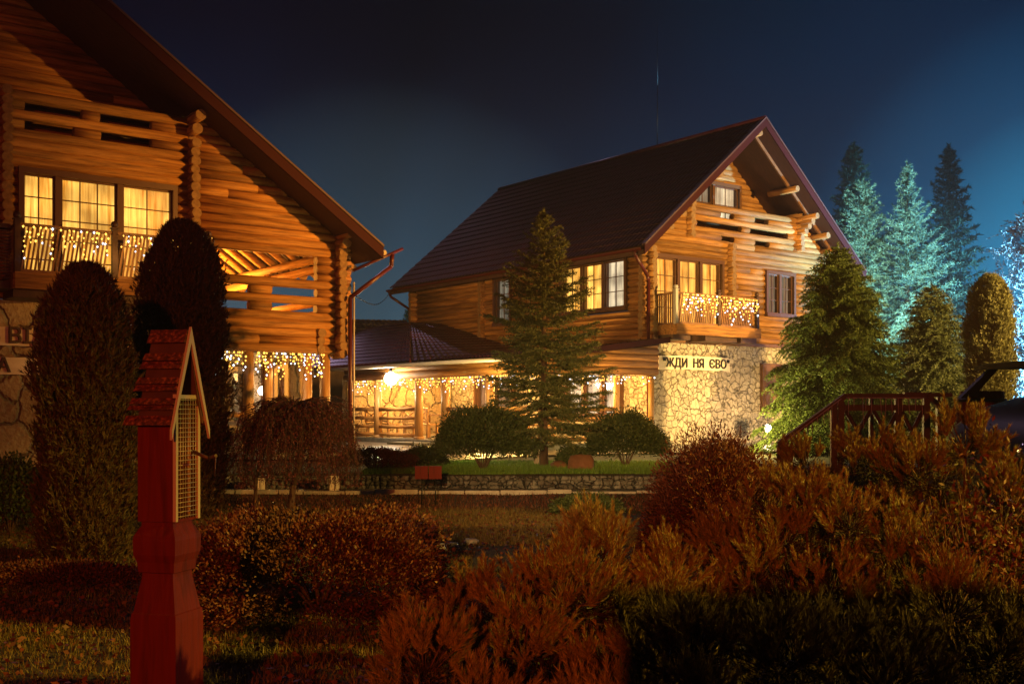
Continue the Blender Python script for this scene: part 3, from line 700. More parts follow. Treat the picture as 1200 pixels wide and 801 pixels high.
def bench(x_, y_, rz, label):
    t = empty('garden_bench', toW(OR_, x_, y_, .66), ANG+rz, label, 'bench', 'wooden benches on the covered terrace')
    g_ = G(); g_.box(-.75, .75, -.22, .22, .42, .46); g_.obj('seat', M_LOGZ, t)
    for s_ in (-1, 1):
        g_ = G(); g_.box(s_*.68-.04, s_*.68+.04, -.2, -.13, 0, .42); g_.obj('leg', M_LOGZ, t)
        g_ = G(); g_.box(s_*.68-.04, s_*.68+.04, .15, .22, 0, .42); g_.obj('leg', M_LOGZ, t)
    g_ = G(); top = [(-.78+1.56*k/12, .92+.09*math.sin(math.pi*k/12)) for k in range(13)]
    g_.prism_y(list(reversed(top))+[(x2, z2-.10) for x2, z2 in top], .20, .25)
    g_.box(-.75, -.68, .2, .25, .46, .83); g_.box(.68, .75, .2, .25, .46, .83); g_.box(-.03, .03, .2, .25, .46, .88); g_.box(-.68, .68, .2, .25, .5, .56)
    for p, q in ((-.68, -.03), (.03, .68)):
        g_.cyl((p, .226, .57), (q, .226, .84), .022, n=6); g_.cyl((p, .226, .84), (q, .226, .57), .022, n=6)
    g_.obj('backrest', M_LOGZ, t)
bench(-3.5, 8.9, R(90), 'arched-back wooden bench with crossed lattice in the left bay of the terrace')
bench(-3.4, 6.7, R(90), 'arched-back wooden bench behind the rail between the lamp and the terrace entrance')
bench(-2.0, 2.7, R(90), 'wooden bench before the white curtained window of the terrace, right of the entrance')
def table(x_, y_, label):
    t = empty('dining_table', toW(OR_, x_, y_, .66), ANG, label, 'table', 'wooden tables on the covered terrace')
    g_ = G(); g_.box(-.4, .4, -.75, .75, .70, .75); g_.obj('table_top', M_LOGZ, t)
    for a in (-.32, .32):
        for b in (-.65, .65):
            g_ = G(); g_.box(a-.04, a+.04, b-.04, b+.04, 0, .70); g_.obj('leg', M_LOGZ, t)
table(-2.3, 6.8, 'wooden table on the terrace behind the bench left of the entrance')
table(-2.9, 2.9, 'wooden table on the terrace right of the entrance, by the white curtains')
# metal chair in the entrance
t = empty('metal_chair', toW(OR_, -3.1, 4.75, .66), ANG+R(20), 'black metal chair with beige seat standing in the terrace entrance', 'chair')
g_ = G(); g_.box(-.2, .2, -.2, .2, .44, .47); g_.obj('seat', M_TRIMW, t)
for a in (-.19, .19):
    g_ = G(); g_.tube([(a, -.19, 0), (a, -.19, .45), (a, -.17, .66), (a, .14, .68)], .013, 6); g_.obj('leg', M_IRON, t)
    g_ = G(); g_.tube([(a, .2, 0), (a, .19, .5), (a, .25, .92)], .013, 6); g_.obj('leg', M_IRON, t)
g_ = G(); g_.tube([(-.19, .25, .92), (0, .27, .95), (.19, .25, .92)], .013, 6); g_.box(-.18, .18, .215, .235, .62, .84); g_.obj('backrest', M_IRON, t)
# bright lamp on the terrace lintel
t = empty('globe_lamp', toW(OR_, -4.42, 6.85, 2.52), 0, 'glaring white globe lamp under the terrace eave between two posts', 'lamp')
g_ = G(); g_.sph((0, 0, 0), .2, 0, 20, 12); g_.obj('globe', M_LAMPW, t)
g_ = G(); g_.cyl((0, 0, .2), (0, 0, .34), .05, n=10); g_.obj('lamp_bracket', M_IRON, t)
lamp('globe_lamp_light', 'POINT', toW(OR_, -4.75, 6.85, 2.45), 170, (1, .78, .42), .15)
for y_ in (.3, 3.0, 5.2, 8.6): lamp('terrace_ceiling_light', 'POINT', toW(OR_, -2.2, y_, 2.55), 480, (1, .52, .11), .12)
rgd = random.Random(21)
for k, (a, b) in enumerate(((-.6, 1.8), (1.95, 4.0), (4.2, 5.45), (5.65, 7.9), (8.1, 9.7))):
    garland('icicle_lights', None, toW(OR_, -4.36, a, 2.5), toW(OR_, -4.36, b, 2.5), (.18, .5), int((b-a)*11),
            ['icicle lights on the front terrace bay behind the tall central spruce', 'icicle lights over the terrace bay with white curtains, just right of the entrance', 'short icicle lights above the terrace entrance with the chair', 'icicle lights around the white globe lamp of the terrace', 'icicle lights over the leftmost bay of the terrace'][k], 'icicle lights along the terrace eave', rgd, .02)
garland('icicle_lights', None, toW(OR_, -3.9, -.6, 2.48), toW(OR_, -.35, -.6, 2.48), (.12, .34), 34, 'icicle lights under the short log end wall of the terrace beside the stone corner', 'icicle lights along the terrace eave', rgd, .02)
garland('icicle_lights', None, toW(OR_, .30, -1.06, 4.83), toW(OR_, 1.86, -1.06, 4.83), (.35, .82), 20, 'icicle lights over the left half of the right house balcony railing', 'icicle lights on the right house balcony', rgd, .024)
garland('icicle_lights', None, toW(OR_, 2.0, -1.06, 4.83), toW(OR_, 3.56, -1.06, 4.83), (.35, .82), 20, 'icicle lights over the right half of the right house balcony railing', 'icicle lights on the right house balcony', rgd, .024)
lamp('balcony_lights_glow', 'POINT', toW(OR_, 1.9, -1.35, 4.55), 22, (1, .6, .16), .4)
lamp('terrace_lights_glow', 'POINT', toW(OR_, -1.9, -1.3, 2.2), 60, (1, .62, .2), .3)
lamp('terrace_lights_glow', 'POINT', toW(OR_, -5.0, .8, 2.3), 150, (1, .72, .22), .3)
# floodlight at the foot of the stone wall
t = empty('floodlight', toW(OR_, 3.55, -1.35, .5), ANG, 'small blazing floodlight on a spike before the stone wall of the right house', 'lamp')
g_ = G(); g_.cyl((0, 0, 0), (0, 0, .42), .015, n=6); g_.obj('spike', M_IRON, t)
g_ = G(); g_.box(-.13, .13, -.04, .05, .42, .62); g_.obj('housing', M_IRON, t)
g_ = G(); g_.sph((0, -.06, .5), .13, 0, 14, 10, (1, .6, 1)); g_.obj('lens', M_LAMPF, t)
lamp('floodlight_beam', 'POINT', toW(OR_, 3.3, -2.3, 1.0), 420, (1, .64, .27), .1)
lamp('spruce_fill', 'POINT', (5.3, 25.2, 1.15), 430, (1, .80, .24), .1)  # added unseen lamp beside the broad spruce, apart from the floodlight fixture

# ================================================================== LEFT HOUSE
LH = empty('log_house', OL, ANG, 'large log house with icicle-lit balcony and open corner loggia, left edge of the photo', 'house')
rl = random.Random(31); mL = .684; hL = 7.61; xcL = -6.96; x_l = -13.9
roL, zaL = gable_roof(LH, xcL, hL, 5.12, mL, -.9, 12.0)
underL = lambda z: (xcL-(zaL-.16-z)/mL, xcL+(zaL-.16-z)/mL)
lw = (-6.74, -3.72, 3.9, 6.08)
holes = [lw, (-12.5, -9.0, 3.9, 6.08),
         (-6.62, -5.57, 7.2, 7.36), (-5.24, -4.22, 7.2, 7.36), (-6.62, -5.72, 6.84, 7.0), (-5.22, -4.22, 6.84, 7.0),
         (-10.5, -3.42, 7.55, 13),
         (-3.2, -.55, 4.4, 4.95), (-3.2, -2.12, 4.05, 4.22), (-1.62, -.55, 4.05, 4.22), (-3.2, -2.12, 3.7, 3.85), (-1.62, -.55, 3.7, 3.85)]
g_ = G(); logs_x(g_, x_l-.3, -3.38, 0, 3.62, zaL, holes, underL, rl)
logs_x(g_, -3.38, .3, 0, 2.80, zaL, holes, underL, rl); g_.obj('front_wall', [M_LOGX, M_END], LH)
for x_, z0_, zt_, o0, i_ in ((-3.38, 2.9, 7.05, .3, .5), (0, 2.8, 5.2, .3, .2), (-.45, 2.9, 3.3, .12, .1), (xcL, 3.9, 7.6, .3, .5)):
    g_ = G(); logends(g_, x_, z0_*0, z0_, zt_, rl, o0, i_); g_.obj('corner_log_ends', [M_LOGY, M_END], LH)
for x_, y_, z_, i_ in ((-3.4, .42, 7.26, .5), (-3.4, .6, 7.50, .5), (0, .45, 5.25, .3), (0, .66, 5.45, .3)):
    g_ = G(); g_.cyl((x_, -y_, z_), (x_, i_, z_), LR*1.1, n=12, cap=1); g_.obj('purlin', [M_LOGY, M_END], LH)
g_ = G(); stone_wall(g_, x_l, -3.4, -.1, .2, .2, 3.6, [(-5.6, -4.6, .7, 2.7)], 'x'); g_.box(-3.42, -3.2, .2, 11.4, .2, 2.9)
g_.box(x_l, x_l+.3, .2, 11.4, .2, 3.6); g_.box(x_l+.3, .1, 11.4, 11.7, .2, 3.6)
g_.obj('stone_wall', M_STONE2, LH)
g_ = G(); logs_x(g_, -10.6, -3.3, 1.3, 6.7, zaL, [(-10.0, -7.9, 7.2, 8.9)], underL, rl); g_.obj('loggia_back_wall', [M_LOGX, M_END], LH)
window(LH, -10.0, -7.9, 7.2, 8.9, 1.3, [0, .5, 1], M_CURTD, bars=(2, 2))
g_ = G(); g_.box(-10.6, -3.3, .1, 1.25, 6.5, 6.62); g_.obj('loggia_floor', M_TRIM, LH)
for x_ in (-10.54, -3.38):
    g_ = G(); z = 6.72; lim = (zaL-.2)-mL*abs(x_-xcL)
    while z < lim-.1: g_.cyl((x_, 0 if z < 7 else -.1, z), (x_, 1.35, z), LR, n=12, cap=1); z += LS
    g_.obj('loggia_side_wall', [M_LOGY, M_END], LH)
# upper corner loggia behind the slotted wall: floor, back wall, open side with posts and lit rafters
g_ = G(); g_.box(-3.3, .1, .14, 7.5, 2.88, 3.02); g_.obj('loggia_floor', M_TRIM, LH)
g_ = G(); z = 3.1
while z < 5.9: g_.cyl((-3.35, .1, z), (-3.35, 11.5, z), LR, n=12, cap=1); z += LS
z = 3.1
g_.cyl((0, -.3, 3.06), (0, 11.6, 3.06), LR, n=12, cap=1)
for z in (3.28, 3.52, 3.76, 4.02): g_.cyl((0, .2, z), (0, 7.4, z), LR*.85, n=12, cap=1)
for z in (4.80, 5.04): g_.cyl((0, -.3, z), (0, 11.6, z), LR, n=12, cap=1)
z = 3.1
while z < 4.9: g_.cyl((0, 7.4, z), (0, 11.6, z), LR, n=12, cap=1); z += LS
g_.obj('side_wall', [M_LOGY, M_END], LH)
g_ = G(); logs_x(g_, -3.3, .1, 7.5, 3.02, 7.6, [(-2.7, -1.7, 3.1, 4.9)], underL, rl); g_.obj('loggia_back_wall', [M_LOGX, M_END], LH)
g_ = G(); g_.cyl((-.12, 3.45, 3.0), (-.12, 3.45, 4.9), .1, n=10); g_.cyl((-2.0, .4, 3.0), (-2.0, .4, 3.2), .1, n=10); g_.obj('post', M_LOGZ, LH)
for k in range(13):
    y_ = .35+k*.62; g_ = G(); g_.cyl((.62, y_, 4.80), (-3.3, y_, 4.80+mL*3.92), .085, n=10, cap=1); g_.obj('rafter', [M_LOGX, M_END], LH)
g_ = G(); g_.box(-3.3, .65, 5.9, 6, 5, 5.05)
lamp('loggia_ceiling_light', 'POINT', toW(OL, -1.9, 1.7, 4.2), 300, (1, .45, .06), .1)
lamp('loggia_ceiling_light', 'POINT', toW(OL, -1.5, 4.9, 4.3), 1500, (1, .50, .08), .1)
# ground-floor veranda under it
for (x_, y_) in ((-2.08, .1), (-1.28, .9), (-.26, .1), (-.1, 1.3), (-2.6, 1.3)):
    g_ = G(); g_.cyl((x_, y_, .6), (x_, y_, 2.86), .12, .115, 12); g_.obj('post', M_LOGZ, LH)
g_ = G(); g_.box(-3.2, .25, -.15, 3.6, .3, .62); g_.obj('veranda_floor', M_CONC, LH)
g_ = G(); g_.box(-3.3, .1, 1.6, 1.8, .62, 2.86); g_.obj('veranda_back_wall', M_STONE2, LH)
window(LH, -2.5, -1.45, 1.2, 2.5, 1.6, [0, .5, 1], M_CURTD, bars=(1, 1))
window(LH, -1.12, -.52, .7, 2.6, 1.6, [0, .5, 1], M_CURTB, bars=(1, 1))
for a, b in ((-3.2, -2.2), (-1.96, -.38)):
    g_ = G()
    for z_ in (1.45, 1.1): g_.cyl((a, .08, z_), (b, .08, z_), .055, n=8)
    g_.cyl(((a+b)/2, .08, .62), ((a+b)/2, .08, 1.5), .05, n=8); g_.obj('railing', M_LOGX, LH)
window(LH, *lw, 0, [0, .22, .63, 1], M_CURT, bars=([2, 3, 2], 5), cmats=[M_CURTY, M_CURTY, M_CURT])
bl = balcony(LH, -6.96, -3.4, -1.0, 3.9, 4.90, [-6.96, -5.24, -3.4])
g_ = G(); g_.box(-8.6, -7.05, -.9, -.1, 3.72, 3.85); g_.box(-8.6, -7.05, -.92, -.88, 4.8, 4.88)
for k in range(15): g_.box(-8.6, -7.05, -.905, -.885, 3.9+k*.06, 3.93+k*.06)
g_.obj('louvred_panel', M_DARKW, bl)
# gutter bracket arms and downpipe at the right corner
g_ = G(); g_.tube([(.72, -.85, 5.05), (.72, 12, 5.05)], .06, 8); g_.obj('gutter', M_PIPE, LH)
g_ = G(); g_.tube([(1.35, -.6, 5.22), (.2, -.35, 4.66)], .035, 8); g_.tube([(1.1, -.55, 5.08), (1.08, -.54, 4.8), (.13, -.35, 4.05), (.13, -.35, .5)], .05, 8); g_.obj('downpipe', M_PIPE, LH)
g_ = G(); g_.tube([(.22, -.36, 4.4), (.22, -.36, .5)], .022, 6); g_.obj('cable_duct', M_WHITEP, LH)
t = empty('wall_lamp', toW(OL, -1.28, 1.15, 1.98), 0, 'white glowing globe lamp inside the left house veranda', 'lamp')
g_ = G(); g_.sph((0, 0, 0), .10, 0, 16, 10); g_.obj('globe', M_LAMPW, t)
g_ = G(); g_.cyl((0, 0, .1), (0, 0, .9), .01, n=6); g_.obj('lamp_cord', M_IRON, t)
lamp('veranda_lamp_light', 'POINT', toW(OL, -1.28, .95, 1.95), 75, (1, .78, .5), .1)
for k, (a, b) in enumerate(((-3.1, -2.2), (-1.98, -.38))):
    garland('icicle_lights', None, toW(OL, a, -.05, 2.80), toW(OL, b, -.05, 2.80), (.25, .62), int((b-a)*17), ['icicle lights in the narrow veranda bay next to the tall thuja', 'thick icicle lights over the wide veranda bay of the left house'][k], 'icicle lights on the left house veranda', rgd, .021, .07)
lamp('veranda_lights_glow', 'POINT', toW(OL, -1.2, .9, 2.4), 50, (1, .6, .18), .3)
for k, (a, b) in enumerate(((-6.88, -5.34), (-5.16, -3.5))):
    garland('icicle_lights', None, toW(OL, a, -1.11, 4.86), toW(OL, b, -1.11, 4.86), (.25, .72), 15, ['sparse icicle lights on the left half of the left house balcony', 'sparse icicle lights on the left house balcony, right half beside the thuja'][k], 'icicle lights on the left house balcony', rgd, .020, .10, .3)
lamp('left_balcony_glow', 'POINT', toW(OL, -5.2, -1.3, 4.4), 7, (1, .58, .15), .3)
board_sign('name_board', OL, -9.2, -6.18, 3.08, 2.74, -.2, 'З ВІД', .40, 'upper pale board sign with carved wooden Cyrillic letters on the left stone wall', M_DARKW, 1.48, -.0, .0, .03, align='RIGHT')
board_sign('name_board', OL, -9.2, -6.30, 2.52, 2.20, -.2, 'А', .36, 'lower pale board sign, nearly blank, under the carved letter board at the left edge', M_DARKW, .72, 0, .0, .03)
# cable between the houses
a = toW(OL, .3, -.3, 4.1); b = toW(OR_, -1.0, 12.5, 6.0); g_ = G()
g_.tube([a.lerp(b, k/16)+Vector((0, 0, -.35*math.sin(math.pi*k/16))) for k in range(17)], .012, 4); tag(g_.obj('overhead_cable', M_IRON), 'thin dark cable strung between the two log houses', 'cable')
# far tiled roof between the houses
t = empty('outbuilding', (-6.2, 47, .5), R(12), 'dark tiled outbuilding seen in the gap between the two log houses', 'house')
g_ = G(); g_.box(-3.9, 2.6, 0, 5, 0, 2.9); g_.obj('wall', M_TRIM, t)
g_ = G(); slope_sheet(g_, (-4.3, -.4, 2.8), (3.4, -.4, 2.8), (1.9, 2.5, 5.1), (-4.3, 2.5, 5.1), 10, 26, .03); slope_sheet(g_, (3.4, -.4, 2.8), (3.4, 5.4, 2.8), (1.9, 2.5, 5.1), (1.9, 2.5, 5.1), 8, 12, .03); slope_sheet(g_, (3.4, 5.4, 2.8), (-4.3, 5.4, 2.8), (-4.3, 2.5, 5.1), (1.9, 2.5, 5.1), 10, 26, .03)
g_.obj('roof', M_ROOFG, t)

# ================================================================== VEGETATION
def unit(v): return v/np.maximum(np.linalg.norm(v, axis=-1, keepdims=True), 1e-9)
def leaves(P, Dn, L, Wd, rs, jit=.3):
    """one slim triangle per row: base P, direction Dn, length L, width Wd"""
    n = len(P); Dn = unit(Dn+rs.normal(0, jit, (n, 3)) if jit else Dn)
    sd = unit(np.cross(Dn, rs.normal(0, 1, (n, 3)))); L = np.broadcast_to(L, (n,))[:, None]; Wd = np.broadcast_to(Wd, (n,))[:, None]
    return np.stack([P-sd*Wd*.5, P+sd*Wd*.5, P+Dn*L], 1)
def leafq(P, Dn, L, Wd, rs, jit=.3):
    n = len(P); Dn = unit(Dn+rs.normal(0, jit, (n, 3)))
    sd = unit(np.cross(Dn, rs.normal(0, 1, (n, 3)))); L = np.broadcast_to(L, (n,))[:, None]; Wd = np.broadcast_to(Wd, (n,))[:, None]
    return np.stack([P, P+Dn*L*.5+sd*Wd*.5, P+Dn*L, P+Dn*L*.5-sd*Wd*.5], 1)
def conifer(name, base, H, Rd, seed, label, mt, t0=.08, nb=110, needle=.045, nw=.012, step=.03, droop=.25, power=.85, twig=.30, up_tip=.25, group=None, cat='tree', twigs_per=1.0, rough_=.25, keep=None, dr2=.0):
    rs = np.random.default_rng(seed); t = empty(name, base, rs.uniform(0, 6.28), label, cat, group)
    g_ = G(); g_.tube([(0, 0, -.1), (.01, .01, H*.3), (-.01, .01, H*.7), (0, 0, H*.99)], H*.018+.01, 8, 0, .006); out_ = []
    for k in range(nb):
        f = (k+rs.uniform(0, 1))/nb; f = t0+(1-t0)*(f**.9); az = k*2.399+rs.uniform(-.4, .4)
        z0 = H*f; Lb = Rd*((1-f)**power+.04)*rs.uniform(1-rough_, 1+rough_*.5)
        if Lb < .05: continue
        dirh = np.array([math.cos(az), math.sin(az), 0]); n = 7; pts = []
        for i in range(n+1):
            s_ = i/n; pts.append(dirh*Lb*s_+np.array([0, 0, z0+Lb*(.30*f*s_*1.2-droop*s_+(droop*.6+up_tip*(f**2)) * s_*s_ - dr2*s_*s_)]))
        pts = np.array(pts)
        if Lb > .25: g_.tube([tuple(p) for p in pts[::2]], .010*(Lb+.3), 4, 0, .003)
        # twigs
        nt_ = max(4, int(Lb/.055*twigs_per))
        for j in range(nt_):
            s_ = (j+.6)/nt_; s_ = .12+.88*s_; i = min(int(s_*n), n-1); p = pts[i]+(pts[i+1]-pts[i])*(s_*n-i) if i < n else pts[-1]
            bd = unit(pts[i+1]-pts[i]); side = unit(np.cross(bd, [0, 0, 1]))*(1 if j % 2 else -1)
            tl = min(twig, Lb*.45)*(1.15-s_*.65)*rs.uniform(.7, 1.2)
            td = unit(bd*.75+side*rs.uniform(.5, 1)+np.array([0, 0, rs.uniform(-.35, .15)-dr2*.6]))
            m = max(3, int(tl/step)); q = np.linspace(0, 1, m)[:, None]
            Q = p+td*tl*q+np.array([0, 0, -1])*(q**2)*tl*(.12+dr2*.5)
            Q = np.repeat(Q, 5, 0); dn = unit(td*.7+rs.normal(0, .55, (len(Q), 3))+np.array([0, 0, .1]))
            out_.append(leaves(Q, dn, needle*rs.uniform(.7, 1.2, len(Q)), nw, rs, .1))
        m = max(3, int(Lb/step)); ii = np.linspace(0, n-1e-3, m); Q = np.array([pts[int(x_)]+(pts[int(x_)+1]-pts[int(x_)])*(x_-int(x_)) for x_ in ii]); Q = np.repeat(Q, 5, 0)
        out_.append(leaves(Q, rs.normal(0, .6, (len(Q), 3))+dirh*.6+[0, 0, .3], needle, nw, rs, .1))
    zz = np.repeat(np.linspace(H*.75, H*1.02, 60), 5); out_.append(leaves(np.stack([0*zz, 0*zz, zz], 1), rs.normal(0, .6, (len(zz), 3))+[0, 0, .8], needle, nw, rs, .1))
    g_.obj('trunk', M_BARK, t); tris('crown', np.concatenate(out_), mt, t); return t
def at(px, y): return (px-600)/1283*y
# tall central spruce
conifer('spruce_tree', (at(637, 20.4), 20.4, .44), 4.75, 1.52, 5, 'tall spruce standing before the right house, between two round bushes', M_SPRUCE, nb=150, needle=.06, nw=.018, droop=.30, power=.74, twig=.42, t0=.13, rough_=.42, twigs_per=1.25)
conifer('spruce_tree', (at(982, 26), 26, .5), 4.9, 2.1, 8, 'broad drooping spruce lit yellow-green at the right end of the stone wall', M_SPRUCEY, nb=250, needle=.07, nw=.022, droop=.55, power=.62, twig=.46, t0=.02, dr2=.35, twigs_per=1.2)
conifer('spruce_tree', (at(1092, 29), 29, .5), 4.3, 1.7, 9, 'dark shaggy spruce between the broad drooping spruce and the tan thuja', M_SPRUCE, nb=200, needle=.07, nw=.024, droop=.5, power=.6, twig=.45, t0=.02, dr2=.3)
# far conifers lit by the blue floodlight
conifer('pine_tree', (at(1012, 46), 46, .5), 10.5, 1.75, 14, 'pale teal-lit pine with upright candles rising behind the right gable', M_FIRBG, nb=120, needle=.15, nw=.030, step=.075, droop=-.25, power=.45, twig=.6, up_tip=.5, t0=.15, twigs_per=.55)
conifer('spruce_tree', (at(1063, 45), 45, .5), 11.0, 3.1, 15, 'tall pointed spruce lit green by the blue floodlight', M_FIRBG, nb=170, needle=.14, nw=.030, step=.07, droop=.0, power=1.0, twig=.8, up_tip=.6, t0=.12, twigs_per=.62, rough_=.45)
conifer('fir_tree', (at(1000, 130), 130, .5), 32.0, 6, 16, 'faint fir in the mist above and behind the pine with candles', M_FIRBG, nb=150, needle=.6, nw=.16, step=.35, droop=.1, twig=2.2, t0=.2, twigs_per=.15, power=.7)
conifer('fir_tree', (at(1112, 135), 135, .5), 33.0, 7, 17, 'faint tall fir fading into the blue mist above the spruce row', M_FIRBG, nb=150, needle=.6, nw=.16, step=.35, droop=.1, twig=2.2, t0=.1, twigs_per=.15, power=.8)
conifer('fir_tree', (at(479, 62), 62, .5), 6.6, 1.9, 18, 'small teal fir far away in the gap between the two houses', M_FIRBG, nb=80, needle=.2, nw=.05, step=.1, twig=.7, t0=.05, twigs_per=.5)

def thuja(name, base, H, Rd, seed, label, mt, n=9000, ls=.055, lw_=.016, top=.35, group=None):
    rs = np.random.default_rng(seed); t = empty(name, base, 0, label, 'tree', group); out_ = []
    f = rs.uniform(0, 1, n); az = rs.uniform(0, 2*math.pi, n)
    rad = Rd*np.where(f < .12, .8+.2*f/.12, np.where(f > 1-top, np.sqrt(np.maximum(0, 1-((f-1+top)/top)**2))*.97+.03, 1))
    lump = 1+.08*np.sin(az*3+f*9+seed)+.07*np.sin(az*7-f*17+seed*2)+.06*np.sin(f*31+az*2)+.05*np.sin(az*15+f*43)
    dep = 1-np.abs(rs.normal(0, .15, n)); dep = np.where(rs.uniform(0, 1, n) < .07, 1+rs.uniform(0, .13, n), dep); r = rad*lump*dep
    P = np.stack([r*np.cos(az), r*np.sin(az), H*f], 1); Nn = np.stack([np.cos(az), np.sin(az), np.full(n, .2)], 1)
    k = 9; spray = unit(Nn*.55+np.array([0, 0, .9])+rs.normal(0, .3, (n, 3)))
    # each spray: a small flat fan
    side = unit(np.cross(spray, Nn+rs.normal(0, .5, (n, 3))))
    for i in range(k):
        a = (i-(k-1)/2)/k*1.7; L = ls*(1.5-abs(a)*.6)*rs.uniform(.7, 1.3, n); off = spray*(rs.uniform(-.2, .9, n)[:, None]*ls)
        out_.append(leaves(P+off, spray*math.cos(a)+side*math.sin(a), L, lw_, rs, .15))
    g_ = G(); g_.tube([(0, 0, -.05), (0, 0, H*.45), (.02, 0, H*.85)], .06, 8, 0, .01); 
    for q in range(22):
        a = q*2.4; z = H*(.08+.8*q/22); g_.tube([(0, 0, z*.8), (Rd*.7*math.cos(a), Rd*.7*math.sin(a), z)], .012, 4)
    g_.obj('trunk', M_BARK, t)
    # inner dead twigs: dense small brown leaves
    m = n//2; f = rs.uniform(.02, .9, m); az = rs.uniform(0, 6.28, m); rr_ = Rd*.72*np.sqrt(rs.uniform(.1, 1, m))*np.where(f > 1-top, np.sqrt(np.maximum(0, 1-((f-1+top)/top)**2)), 1)
    out_.append(leaves(np.stack([rr_*np.cos(az), rr_*np.sin(az), H*f], 1), rs.normal(0, .6, (m, 3))+[0, 0, .5], ls*3, lw_*4, rs, .1))
    tris('crown', np.concatenate(out_), mt, t); return t
thuja('thuja_tree', (at(100, 11), 11, 0), 2.98, .44, 41, 'dark columnar thuja by the lawn in front of the left name boards', M_THUJA, 13000, .045, .013)
thuja('thuja_tree', (at(213, 15.5), 15.5, 0), 4.18, .60, 42, 'taller columnar thuja behind the red lantern post', M_THUJA, 15000, .05, .015)
thuja('thuja_tree', (at(1160, 25), 25, .5), 4.1, .50, 43, 'tan columnar thuja at the right beyond the footbridge railing', M_THUJAY, 11000, .05, .02, .3)

def dome(name, base, rx, ry, H, seed, label, mt, n=6000, ls=.05, lw_=.03, cat='shrub', lump=.1, stems=True, fan=5, group=None, up=.3, sq=1.0):
    rs = np.random.default_rng(seed); t = empty(name, base, 0, label, cat, group)
    u = unit(rs.normal(0, 1, (n, 3))); u[:, 2] = np.abs(u[:, 2])*1.0-.25*rs.uniform(0, 1, n)
    az = np.arctan2(u[:, 1], u[:, 0]); l_ = 1+lump*np.sin(az*3+seed)*np.cos(u[:, 2]*4)+lump*.8*np.sin(az*6+u[:, 2]*8+seed)+lump*.5*np.sin(az*13+u[:, 2]*15)
    u = np.sign(u)*np.abs(u)**sq
    dep = 1-np.abs(rs.normal(0, .14, n)); dep = np.where(rs.uniform(0, 1, n) < .06, dep+rs.uniform(0, .14, n), dep); P = u*np.array([rx, ry, H*.62])*(l_*dep)[:, None]+np.array([0, 0, H*.38])
    P[:, 2] = np.maximum(P[:, 2], .03)
    out_ = []
    for i in range(fan): out_.append(leafq(P+rs.normal(0, ls*.5, (n, 3)), u+[0, 0, up], ls*rs.uniform(.6, 1.3, n), lw_, rs, .6))
    g_ = G()
    for q in range(12):
        a = q*2.4; g_.tube([(0, 0, -.02), (rx*.3*math.cos(a), ry*.3*math.sin(a), H*.4), (rx*.75*math.cos(a), ry*.75*math.sin(a), H*(.55+.3*(q % 3)/3))], .014, 5, 0, .005)
    g_.obj('stem', M_BARK, t); tris('foliage', np.concatenate(out_), mt, t, quads=True); return t
dome('round_bush', (at(566, 19.6), 19.6, .44), .86, .8, 1.15, 51, 'dark round bush left of the central spruce trunk', M_BOX, 6500, .06, .022)
dome('round_bush', (at(733, 20.6), 20.6, .44), .72, .7, 1.08, 52, 'dark round bush right of the central spruce, before the stone wall corner', M_BOX, 5500, .055, .022)
dome('low_bush', (at(672, 20.2), 20.2, .44), .3, .3, .42, 53, 'small dark bush under the central spruce beside the brown rock', M_BOX, 900, .05, .03)
dome('low_bush', (at(497, 20.5), 20.5, .44), .42, .4, .42, 54, 'low shrub on the terrace edge beside the wet yard', M_BOX, 1500, .05, .02)
dome('low_bush', (at(440, 19.6), 19.6, .44), .75, .5, .42, 55, 'low reddish shrub right of the weeping tree', M_BARB, 2400, .04, .02)
dome('low_bush', (at(688, 16.0), 16.0, 0), .5, .4, .30, 56, 'flat dark shrub at the right end of the lit lawn strip', M_BOX, 1400, .05, .02)
dome('low_bush', (at(12, 13.5), 13.5, 0), .5, .5, .95, 57, 'dark bush at the left edge against the stone wall', M_BOX, 2600, .06, .03)
dome('low_bush', (at(75, 9.6), 9.6, 0), .8, .22, .2, 58, 'low reddish ground shrub at the foot of the left thuja', M_BARB, 1800, .035, .016)
dome('barberry_hedge', (at(374, 8.4), 8.4, 0), .93, 1.0, .76, 59, 'clipped dark red barberry hedge in the middle left foreground', M_BARB, 19000, .032, .017, 'hedge', .05, sq=.55)
dome('round_bush', (at(838, 7.6), 7.6, 0), .52, .5, 1.43, 60, 'dense dark red rounded conifer at the left of the mountain pines', M_BARB, 12000, .035, .008, 'shrub', .06)

